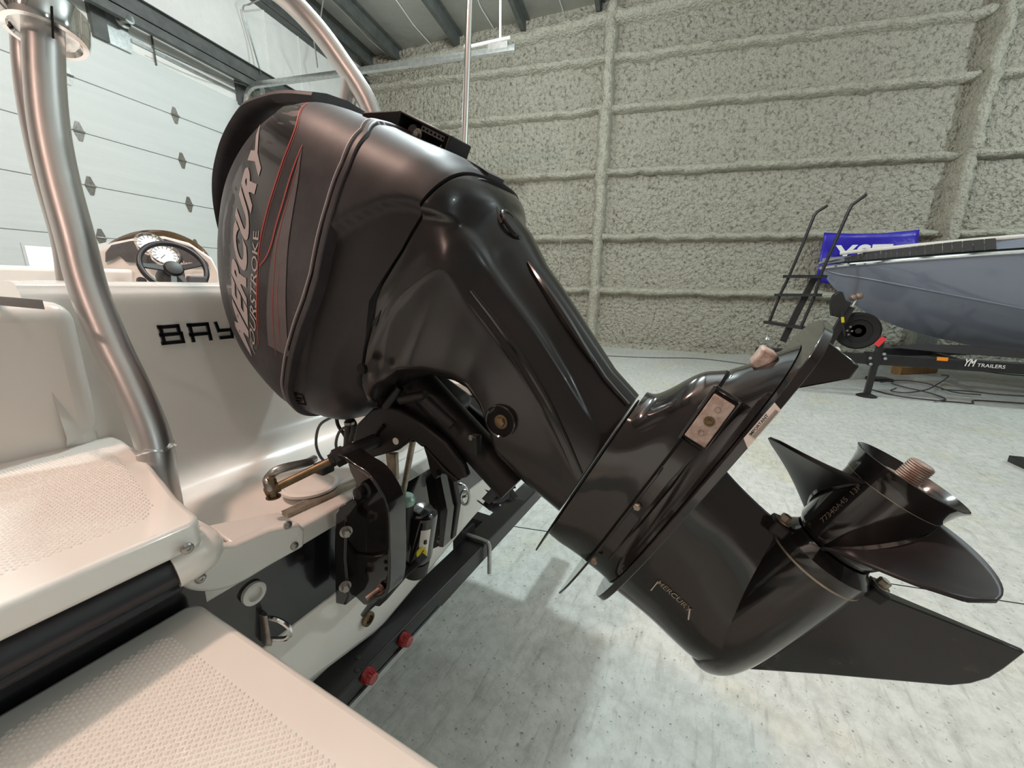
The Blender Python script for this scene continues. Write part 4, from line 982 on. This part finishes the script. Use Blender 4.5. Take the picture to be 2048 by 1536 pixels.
# swivel bracket: two cheeks with a saddle between
sw_ = [(702, 894), (714, 847), (743, 818), (769, 811), (793, 818), (846, 850), (890, 885), (925, 932), (934, 956), (916, 960), (880, 925), (849, 893), (822, 880), (793, 902), (740, 917)]
ck = MB().prism(yzp(sw_, -.085), XX*.018).build('swivel_bracket', 'eng_dull', mot, bevel=.005)
cky = [A3((p[0]*-1-.015, p[1], p[2])) for p in yzp(sw_, -.085)]; MB().prism(cky, XX*.018).build('swivel_bracket', 'eng_dull', mot, bevel=.005)
MB().prism([A3((-.068, p[1], p[2])) for p in yzp([(735, 830), (769, 817), (846, 858), (890, 893), (920, 936), (905, 940), (850, 880), (800, 850)], -.068)], XX*.14).build('swivel_saddle', 'eng_dull', mot, bevel=.005)
m = MB(); q = yzp([(758, 862), (768, 850), (748, 880), (742, 884)], -.087); m.tube([q[1], q[0], q[2]], .004, 6); m.build('bracket_slot', 'black_void', ck)
m = MB(); m.lathe([(.0075, 0), (.0075, .002)], at(792, 882, X=-.086), -XX, 16); m.build('grease_plug', 'label_white', ck)
m = MB(); q = yzp([(845, 890), (890, 940), (918, 962), (905, 966), (892, 950), (880, 948), (870, 960), (860, 945), (853, 915)], -.06); m.prism(q, XX*.02); m.build('swivel_lug', 'eng_dull', mot, bevel=.003)
m = MB(); m.lathe([(.007, 0), (.007, .001)], at(878, 945, X=-.0605), -XX, 14); m.build('lug_hole', 'black_void', mot)
# steering / powerhead clutter in the shadow between swivel and covers
m = MB(); m.box(E(.0, -.37, -.15), (.12, .16, .12), (XX, ED, EA)); m.build('pivot_block', 'eng_dull', mot, bevel=.02)
m = MB(); m.tube([E(-.03, -.42, -.09), E(-.03, -.10, -.155)], .036, 18); m.build('swivel_tube', 'eng_dull', mot)
for a, b, r in (((745, 800), (775, 770), .010), ((770, 815), (800, 775), .008), ((800, 800), (850, 790), .009), ((720, 785), (760, 800), .012), ((850, 800), (905, 850), .012)):
    m = MB(); m.tube([at(*a, X=-.10), at(*b, X=-.09)], r, 10); m.build('linkage', 'eng_dull', mot)
MB().bolt(at(943, 876, X=-.095), -XX, .004, .004).build('bolt', 'steel', mot)
m = MB(); m.box(at(950, 888, X=-.088), (.02, .018, .035)); m.build('shift_lug', 'eng_dull', mot, bevel=.003)
# tilt tube and steering arm reaching to port
pA, pB = at(690, 908, X=-.165), at(545, 979, X=-.275)
dq = unit(pB-pA)
m = MB(); m.tube([pA+XX*.33, pA, pA+dq*.012], .016, 18); m.build('tilt_tube', 'eng_dull', mot)
m = MB(); m.lathe([(.019, 0), (.019, .020), (.0135, .022), (.0135, .030)], pA, dq, 6); m.build('tilt_nut', 'eng_dull', mot)
m = MB(); m.tube([pA, pB], .0078, 12); m.build('steering_rod', 'brass', mot, label='dull brass-coloured steering rod')
m = MB(); m.lathe([(.010, -.012), (.010, .012)], pB, dq, 6); m.bolt(pB-A3((0, 0, .016)), (0, 0, 1), .0085, .034); m.build('rod_end_bolt', 'brass', mot)
q = [at(640, 922, X=-.17)+A3((0, 0.02, 0)), at(615, 925, X=-.20), at(575, 934, X=-.24), at(550, 943, X=-.262), at(536, 958, X=-.272), pB+A3((-.004, .004, .014)), pB+A3((-.002, 0, -.004))]
m = MB(); m.tube(catmull(q, 5), .0085, 12); m.build('steering_link', 'steel', mot)
m = MB(); m.box(at(648, 935, X=-.175), (.03, .03, .022)); m.build('link_bracket', 'eng_dull', mot, bevel=.004)
# power-trim cylinder, motor and reservoir
dz = unit(at(812, 1003, X=-.03)-at(806, 1092, X=-.03))
p = at(806, 1095, X=-.035); m = MB(); m.lathe([(.019, 0), (.019, .125)], p, dz, 24); tu = m.build('trim_cylinder', 'eng_dull', mot)
m = MB(); m.lathe([(.019, .125), (.021, .127), (.021, .140), (.016, .145), (0, .145)], p, dz, 24); m.build('cylinder_cap', 'green_metal', tu)
m = MB(); m.tube([at(803, 1003, X=-.035), at(826, 880, X=-.05)], .0068, 12); m.build('trim_ram', 'bare', mot)
p = at(834, 1110, X=.0); dm = unit(at(846, 1020, X=.0)-p); hM = np.linalg.norm(at(846, 1020, X=.0)-p)
m = MB(); m.lathe([(.024, -.01), (.036, 0), (.037, .01), (.037, hM-.014), (.035, hM-.004), (.027, hM), (.024, hM+.004), (0, hM+.006)], p, dm, 32); tm = m.build('trim_motor', 'eng_gloss', mot)
m = MB(); m.lathe([(.032, -.05), (.034, -.008)], p, dm, 24); m.build('trim_pump', 'eng_dull', mot)
a_, b_, _ = frame(dm); m = MB(); rows = []
vdir = unit(CAM-p); a0 = math.atan2(vdir@b_, vdir@a_)
for hgt in (.02, hM-.03): rows.append([p+dm*hgt+.0374*(a_*math.cos(a0+x)+b_*math.sin(a0+x)) for x in np.linspace(.05, .70, 8)])
m.loft(rows, caps=False, close=False); lbm = m.build('trim_label', 'label_white', tm, sharp=80)
m = MB()
for k in range(7): m.bar(rows[0][2]+(rows[1][2]-rows[0][2])*(.08+.05*k)+vdir*.001, rows[0][5]+(rows[1][5]-rows[0][5])*(.08+.05*k)+vdir*.001, .001, .0005, up=vdir)
m.box(rows[0][4]+(rows[1][4]-rows[0][4])*.6+vdir*.0006, (.006, .006, .010)); m.build('label_print', 'plastic_black', lbm, flat=True)
p = at(843, 1107, X=-.03); ax_ = unit(CAM-p+A3((.2, 0, -.1))); m = MB(); m.lathe([(.012, -.012), (.0125, 0), (.012, .004), (0, .004)], p, ax_, 20); yc = m.build('fill_cap', 'yellow', mot, label='bright yellow filler cap')
m = MB(); a_, b_, _ = frame(ax_); m.bar(p+ax_*.0046-(a_+b_)*.006, p+ax_*.0046+(a_+b_)*.006, .0018, .0008, up=ax_); m.build('cap_slot', 'plastic_black', yc)
p = at(810, 1140, X=-.04); m = MB(); m.lathe([(.005, -.012), (.005, .006), (.003, .006)], p, (0, -.3, 1), 10); m.build('bleed_screw', 'steel', mot)
m = MB(); q = yzp([(722, 1190), (760, 1200), (800, 1150), (828, 1120), (840, 1130), (800, 1165), (758, 1214), (745, 1212)], -.10); m.prism(q, XX*.03); m.build('anode_bar', 'eng_dull', mot, bevel=.003)
# pale clip and bracket between the cheeks
m = MB(); q = yzp([(770, 905), (790, 908), (792, 962), (776, 952)], -.05); m.prism(q, XX*.012); m.build('tilt_stop', 'bare', mot, bevel=.002)
# rigging hoses hanging below the cowl
for pts, r, mat in (([(672, 830), (640, 850), (632, 885), (640, 912), (655, 928)], .0035, 'dash_grey'), ([(700, 850), (680, 862), (672, 885), (675, 905)], .0035, 'dash_grey'),
                    ([(672, 825), (676, 850), (690, 872), (694, 892)], .0045, 'plastic_black'), ([(700, 830), (697, 860), (695, 895)], .010, 'plastic_black'), ([(690, 828), (708, 850), (702, 880)], .008, 'plastic_black')):
    m = MB(); m.tube(catmull([at(a, b, X=-.04) for a, b in pts], 6), r, 10); m.build('rigging_hose', mat, mot)
m = MB(); m.lathe([(.012, 0), (.012, .006)], at(699, 848, X=-.05), (0, 0, 1), 12); m.build('hose_clip', 'steel', mot)

# ================================================================== SECOND BOAT ON ITS TRAILER
XC = 8.05                                                             # its centreline (parallel to the near boat)
b2 = thing('sport_boat', 'slate blue-grey sport boat with dark planked foredeck on black trailer at right', 'boat', (XC, -4.5, .5))
# stations: y, half breadth at sheer, sheer z, half breadth at chine, chine z, keel z
bow = at(1642, 532, X=XC)
ST = []
yb, zb_ = bow[1], bow[2]
for dy, hs, zs_, hc, zc, zk in ((0., .02, 0, .015, -.03, -.06), (.22, .20, .03, .10, -.13, -.34), (.55, .42, .055, .26, -.20, -.62), (1.0, .66, .09, .46, -.31, -.88), (1.7, .90, .14, .70, -.48, -1.10), (2.6, 1.06, .19, .90, -.68, -1.26), (3.8, 1.12, .23, 1.0, -.84, -1.34), (6.5, 1.15, .25, 1.03, -.92, -1.36)):
    ST.append(A3((yb-dy, hs, zb_+zs_, hc, zb_+zc, zb_+zk)))
ST = catmull(ST, 4)
def ring2(q):
    y, hs, zs_, hc, zc, zk = q
    h = [(hs, zs_), (hs*.99, zs_-.05), (hs*.6+hc*.4, zs_*.45+zc*.55), (hc+.01, zc), (hc-.015, zc-.03), (hc*.55, zc*.42+zk*.58), (.0, zk)]
    return [(XC-a, y, z) for a, z in h]+[(XC+a, y, z) for a, z in h[-2::-1]]
MB().loft([ring2(q) for q in ST], caps=False, close=False).build('hull', 'hull2', b2, sharp=25)
for k, (fa, r, mat) in enumerate(((0, .028, 'chrome'), (.35, .012, 'hull2'))):
    for sg in (-1, 1):
        pts = [A3((XC+sg*(q[1]*1.0+.012), q[0], q[2]-.03)) if k == 0 else A3((XC+sg*(q[3]+.015), q[0], q[4])) for q in ST]
        MB().tube(pts, r, 8).build('rub_strake' if k == 0 else 'chine_strake', mat, b2)
for fr in (.35, .65):
    MB().tube([A3((XC-(q[3]*(1-fr)+.0*fr)-.004, q[0], q[4]*(1-fr*.9)+q[5]*fr*.9-.004)) for q in ST[6:]], .012, 6).build('spray_rail', 'hull2', b2)
# deck and coaming
rows = [[(XC-q[1]*f_, q[0], q[2]+.02+.10*(1-f_*f_)) for f_ in (1, .8, .5, 0, -.5, -.8, -1)] for q in ST]
MB().loft(rows, caps=False, close=False).build('foredeck', 'hull2', b2)
n = 0
for i in range(2, 20):                                                # dark foredeck planks with light caulking gaps
    q, q2 = ST[i], ST[i+1]
    e = .012
    if i > 15: break
    def dk(qq, k_):                                                   # sloping band between the sheer and the deck
        hgt = .15*min(1, max(.12, (yb-qq[0])/.6)); return A3((XC-qq[1]*.99+.10*k_*min(1, qq[1]/.2), qq[0], qq[2]+.015+hgt*k_))
    for h0, h1 in ((.02, .47), (.53, .98)):
        qa = q+(q2-q)*h0; qb = q+(q2-q)*h1
        m = MB(); m.prism([dk(qa, .05), dk(qb, .05), dk(qb, 1), dk(qa, 1)], (-.006, 0, .004)); m.build('deck_plank', 'deck_dark', b2)
MB().tube(catmull([A3((XC-q[1]*.85, q[0]-.05, q[2]+.17)) for q in ST[3:20:3]], 4), .03, 8).build('bow_coaming', 'gel', b2)
MB().loft([[(XC-q[1]*.98, q[0], q[2]+.02), (XC-q[1]*.92, q[0], q[2]+.02+.24*k_), (XC-q[1]*.80, q[0], q[2]+.03+.27*k_)] for q, k_ in ((ST[13], 0.02), (ST[16], .35), (ST[20], .75), (ST[24], .9), (ST[28], 1))], caps=False, close=False).build('side_coaming', 'hull2', b2)
yw = ST[19][0]; zw = ST[19][2]+.15
m = MB(); q = [A3((XC-.80, yw+.1, zw)), A3((XC+.80, yw+.1, zw)), A3((XC+.72, yw-1.3, zw+.75)), A3((XC-.72, yw-1.3, zw+.75))]; m.prism(q, (0, 0, .012)); m.build('windscreen', 'glass_green', b2)
m = MB(); q = [A3((XC-.82, yw+.1, zw)), A3((XC-.74, yw-1.3, zw+.75)), A3((XC-.95, yw-1.6, zw+.7)), A3((XC-1.0, yw-1.5, zw+.0))]; m.prism(q, (.012, 0, 0)); m.build('windscreen', 'glass_green', b2)
m = MB(); m.tube(catmull([A3((XC-.9, yw-.3, zw+.12)), A3((XC-.93, yw-.6, zw+.17)), A3((XC-.95, yw-.9, zw+.17))], 4), .02, 8); m.build('grab_rail', 'chrome', b2)
m = MB(); m.tube([A3((XC-.02, yb+.03, zb_+.05)), A3((XC-.2, yb-.2, zb_+.12))], .03, 8, flat=(1, .5)); m.build('bow_cleat', 'chrome', b2)

t2 = thing('tandem_trailer', 'black boat trailer with winch post, boarding ladder and jack under the slate boat', 'trailer', (7.7, -2.5, 0))
RX = 7.30
r0, r1 = at(1512, 698, Z=.58), A3((7.42, -7.0, .56))
m = MB(); m.bar(r0+[0, 0, -.04], r1+[0, 0, -.04], .09, .14); m.build('side_rail', 'trailer_black', t2, bevel=.006)
m = MB(); m.bar(A3((7.55, -2.2, .54)), A3((8.95, -4.0, .54)), .09, .12); m.bar(A3((8.95, -4.0, .54)), A3((8.95, -7.2, .54)), .09, .12); m.build('far_rail', 'trailer_black', t2)
m = MB(); m.bar(A3((7.35, -5.6, .45)), A3((8.95, -5.6, .45)), .08, .08); m.bar(A3((7.35, -3.0, .5)), A3((8.2, -3.0, .5)), .08, .08); m.build('cross_member', 'trailer_black', t2)
# keel bunk filling between rail and hull
m = MB(); m.prism([at(1795, 696, X=7.6), at(1900, 706, X=7.6), at(2080, 720, X=7.6), at(2080, 708, X=7.6), at(1940, 692, X=7.6), at(1830, 690, X=7.6)], (.12, 0, 0)); m.build('bunk', 'cloth', t2)
cp_ = at(1533, 684, Z=.62)
m = MB(); m.box(cp_+[0, 0, .02], (.10, .18, .05)); m.lathe([(.05, .04), (.03, .08), (.03, .10), (.02, .10), (.02, .13)], cp_, (0, 0, 1), 14); m.build('coupler', 'galv', t2)
# winch post
wp0, wp1 = at(1655, 690, X=7.32), at(1700, 615, X=7.45)
m = MB(); m.bar(wp0, wp1, .10, .12, up=(1, 0, 0)); m.build('winch_post', 'trailer_black', t2)
m = MB(); p = at(1685, 608, X=7.4); m.prism([at(*q, X=7.33) for q in ((1664, 632), (1662, 610), (1668, 590), (1680, 582), (1688, 584), (1694, 600), (1704, 605), (1690, 630), (1682, 636))], (.16, 0, 0)); m.build('winch', 'plastic_black', t2, bevel=.015)
for px, py in ((1706, 595), (1718, 592)): m = MB(); m.sphere(at(px, py, X=7.5), .055, 8); m.build('bow_roller', 'rust', t2)
m = MB(); m.tube([at(1712, 600, X=7.5), at(1700, 620, X=7.46)], .012, 6); m.build('winch_strap', 'white_paint', t2)
m = MB(); m.tube([at(1684, 622, X=7.25), at(1686, 650, X=7.25), at(1690, 672, X=7.25)], .016, 8); m.build('safety_turnbuckle', 'plastic_black', t2); m = MB(); m.tube([at(1685, 634, X=7.24), at(1686, 645, X=7.24)], .02, 8); m.build('turnbuckle_tag', 'yellow', t2)
# spare wheel
wc_ = at(1714, 661, X=7.55); m = MB(); rr_ = .285
m.lathe([(.10, .03), (.17, .02), (.18, .0), (.20, .0), (rr_-.03, -.02), (rr_, .02), (rr_, .16), (rr_-.03, .2), (.18, .2)], wc_-XX*.1, XX, 36); sp_ = m.build('spare_wheel', 'tyre', t2, sharp=30)
m = MB(); m.lathe([(.15, .03), (.12, .06), (.05, .06), (.04, .02), (0, .02)], wc_-XX*.1, XX, 24); m.build('wheel_rim', 'plastic_black', sp_)
for k in range(4): m = MB(); m.box(wc_-XX*.13+A3((0, .12+.03*math.cos(k*1.6), .06*math.sin(k*1.6))), (.02, .025, .025)); m.build('wheel_nut', 'galv', sp_)
# jack leg
j0, j1 = at(1733, 790, Z=.02), at(1763, 668, X=7.0)
jx = j0[0]; jt = at(1765, 672, X=jx-.02)
m = MB(); m.bar(j0+[0, 0, .02], jt, .07, .07, up=(1, 0, 0)); jk = m.build('jack_leg', 'trailer_black', t2, bevel=.004)
m = MB(); m.lathe([(.12, 0), (.12, .015), (.09, .03), (.04, .05)], A3((j0[0], j0[1], .0)), (0, 0, 1), 20); m.build('jack_foot', 'plastic_black', t2)
m = MB(); q = at(1748, 720, X=jx-.02); m.box(q+A3((.12, 0, 0)), (.3, .13, .16)); m.build('jack_mount', 'trailer_black', t2, bevel=.01)
for px, py in ((1740, 716), (1741, 728), (1768, 708), (1770, 717)): m = MB(); m.bolt(at(px, py, X=jx-.08), -XX, .02, .02, False); m.build('bolt', 'galv', t2)
a, b = at(1752, 691, X=jx-.085), at(1769, 675, X=jx-.085); m = MB(); m.bar(a, b, .07, .006, up=XX); m.build('warning_sticker', 'red_sticker', t2)
def sticker(px0, py0, px1, py1, mat, name):
    X_ = 7.225+(.0); a = at(px0, py0, X=X_); b = at(px1, py1, X=X_); m = MB(); m.box((a+b)/2, (.02, abs(b[1]-a[1]), abs(a[2]-b[2]))); return m.build(name, mat, t2)
def rail_x(y): return r0[0]+(r1[0]-r0[0])*(y-r0[1])/(r1[1]-r0[1])-.047
def on_rail(px, py):
    X_ = 7.3
    for _ in range(20): p = at(px, py, X=X_); X_ = rail_x(p[1])
    return p
a, b = on_rail(1875, 714), on_rail(1894, 722); m = MB(); m.box((a+b)/2, (.02, abs(b[1]-a[1]), abs(a[2]-b[2]))); m.build('side_marker', 'orange', t2)
p = on_rail(1671, 701); m = MB(); m.lathe([(.055, 0), (.055, .004)], p, -XX, 20); o = m.build('rail_badge', 'white_paint', t2)
o_ = on_rail(1953, 733); ey_ = A3((0, 0, 1)); ex_ = A3((0, -1, 0))
v, f = text_mesh('TRAILERS', offset=.01); m = MB(); m.add([o_+ex_*(q[0]*.062)+ey_*(q[1]*.062)-XX*.006 for q in v], f)
v, f = text_mesh('YM', shear=.3, offset=.03); o2 = on_rail(1925, 731); m.add([o2+ex_*(q[0]*.075)+ey_*(q[1]*.13)-XX*.006 for q in v], f); m.build('trailer_lettering', 'white_paint', t2, flat=True)
m = MB()
for sy in (-5.2, -6.1):
    w_ = MB(); w_.lathe([(.18, -.1), (.30, -.1), (.34, -.06), (.34, .06), (.30, .1), (.18, .1)], (7.15, sy, .34), XX, 32); w_.build('wheel', 'tyre', t2)
    f_ = MB(); f_.tube([A3((7.12, sy+.42*math.cos(a), .36+.42*math.sin(a))) for a in np.linspace(.2, 2.94, 14)], .12, 8, flat=(1, .1)); f_.build('mudguard', 'trailer_black', t2)
# boarding ladder on the tongue
lad = MB()
lx0, lx1 = 7.25, 7.55
La = [at(*q, X=lx1) for q in ((1538, 645), (1560, 590), (1578, 553), (1605, 490), (1628, 432), (1634, 424), (1655, 411))]
Lb = [at(*q, X=lx0-.1) for q in ((1602, 655), (1630, 590), (1640, 553), (1672, 480), (1696, 425), (1704, 410), (1733, 389))]
la_ = MB().tube(La, .022, 10).build('ladder_stile', 'trailer_black', t2); MB().tube(Lb, .022, 10).build('ladder_stile', 'trailer_black', t2)
for i, j in ((0, 0), (1, 1), (2, 2)):
    p, q = La[i], Lb[j]; d_ = unit(q-p); m = MB(); m.bar(p-d_*.05, q+d_*.06, .14, .045); m.build('ladder_step', 'trailer_black', t2)
m = MB(); m.bar(at(1565, 683, X=7.32), at(1628, 556, X=7.40), .09, .09, up=XX); m.build('ladder_post', 'trailer_black', t2)

# timber block, dark mat and tangled cables under the trailer
m = MB(); a, b = at(1790, 748, Z=.0), at(1878, 750, Z=.0); m.bar(a+[0, 0, .07], b+[.3, 0, .07], .16, .13); tag(m.build('timber_block', 'wood', bevel=.006), 'yellow-brown timber block lying on the floor under the trailer rail', 'timber')
m = MB(); a, b = at(1738, 760, Z=0), at(1778, 762, Z=0); m.bar(a+[0, 0, .025], b+[0, 0, .025], .22, .05); tag(m.build('rubber_pad', 'rubber', bevel=.006), 'flat black rubber pad on the floor beside the timber block', 'pad')
# loose cables
NCAB = [0]
def cable(pts, label, r=.009):
    NCAB[0] += 1
    P = [A3((p[0], p[1], r+.0185*(NCAB[0]-1))) for p in catmull([at(*q, Z=0) for q in pts], 6)]
    m = MB(); m.tube(P, r, 6); tag(m.build('cable', 'cable'), label, 'cable', 'loose cables under the second trailer')
cable([(1742, 780), (1790, 792), (1850, 800), (1920, 806), (1945, 808), (1952, 802), (2048, 808)], 'longest grey cable curving along the front of the tangle by the jack')
cable([(1782, 770), (1810, 778), (1860, 790), (1890, 802), (1868, 806)], 'grey cable slanting forward through the tangle behind the jack foot')
cable([(1760, 770), (1800, 766), (1850, 772), (1905, 790), (1960, 796)], 'grey cable crossing the middle of the tangle under the trailer')
cable([(1790, 785), (1780, 790), (1810, 794), (1850, 788), (1870, 778), (1895, 760), (1880, 757)], 'grey cable looped back on itself in the middle of the tangle')
cable([(1880, 790), (1940, 794), (1990, 800), (2050, 804)], 'grey cable running out of frame at the right of the tangle')
cable([(1905, 745), (1950, 752), (2010, 760), (2060, 764)], 'grey cable lying deepest in shadow beneath the hull')
p = at(2040, 920, Z=.0); m = MB(); pts = [at(2030, 918, Z=.03), at(2075, 938, Z=.03)]; m.bar(pts[0], pts[1]+(pts[1]-pts[0])*2, .10, .06); tag(m.build('steel_beam_end', 'trailer_black', bevel=.004), 'dark steel beam end poking in on the floor at the right edge', 'beam')
m = MB(); P = [at(1205, 712, Z=0), at(1300, 716, Z=0), at(1400, 718, Z=0), at(1505, 731, Z=0)]; m.tube([A3((q[0], q[1], .008)) for q in catmull(P, 6)], .008, 6); tag(m.build('floor_cord', 'cable'), 'thin dark cord stretched along the foot of the foam wall', 'cord')
for o in bpy.data.objects:
    if '_o' in o: del o['_o']
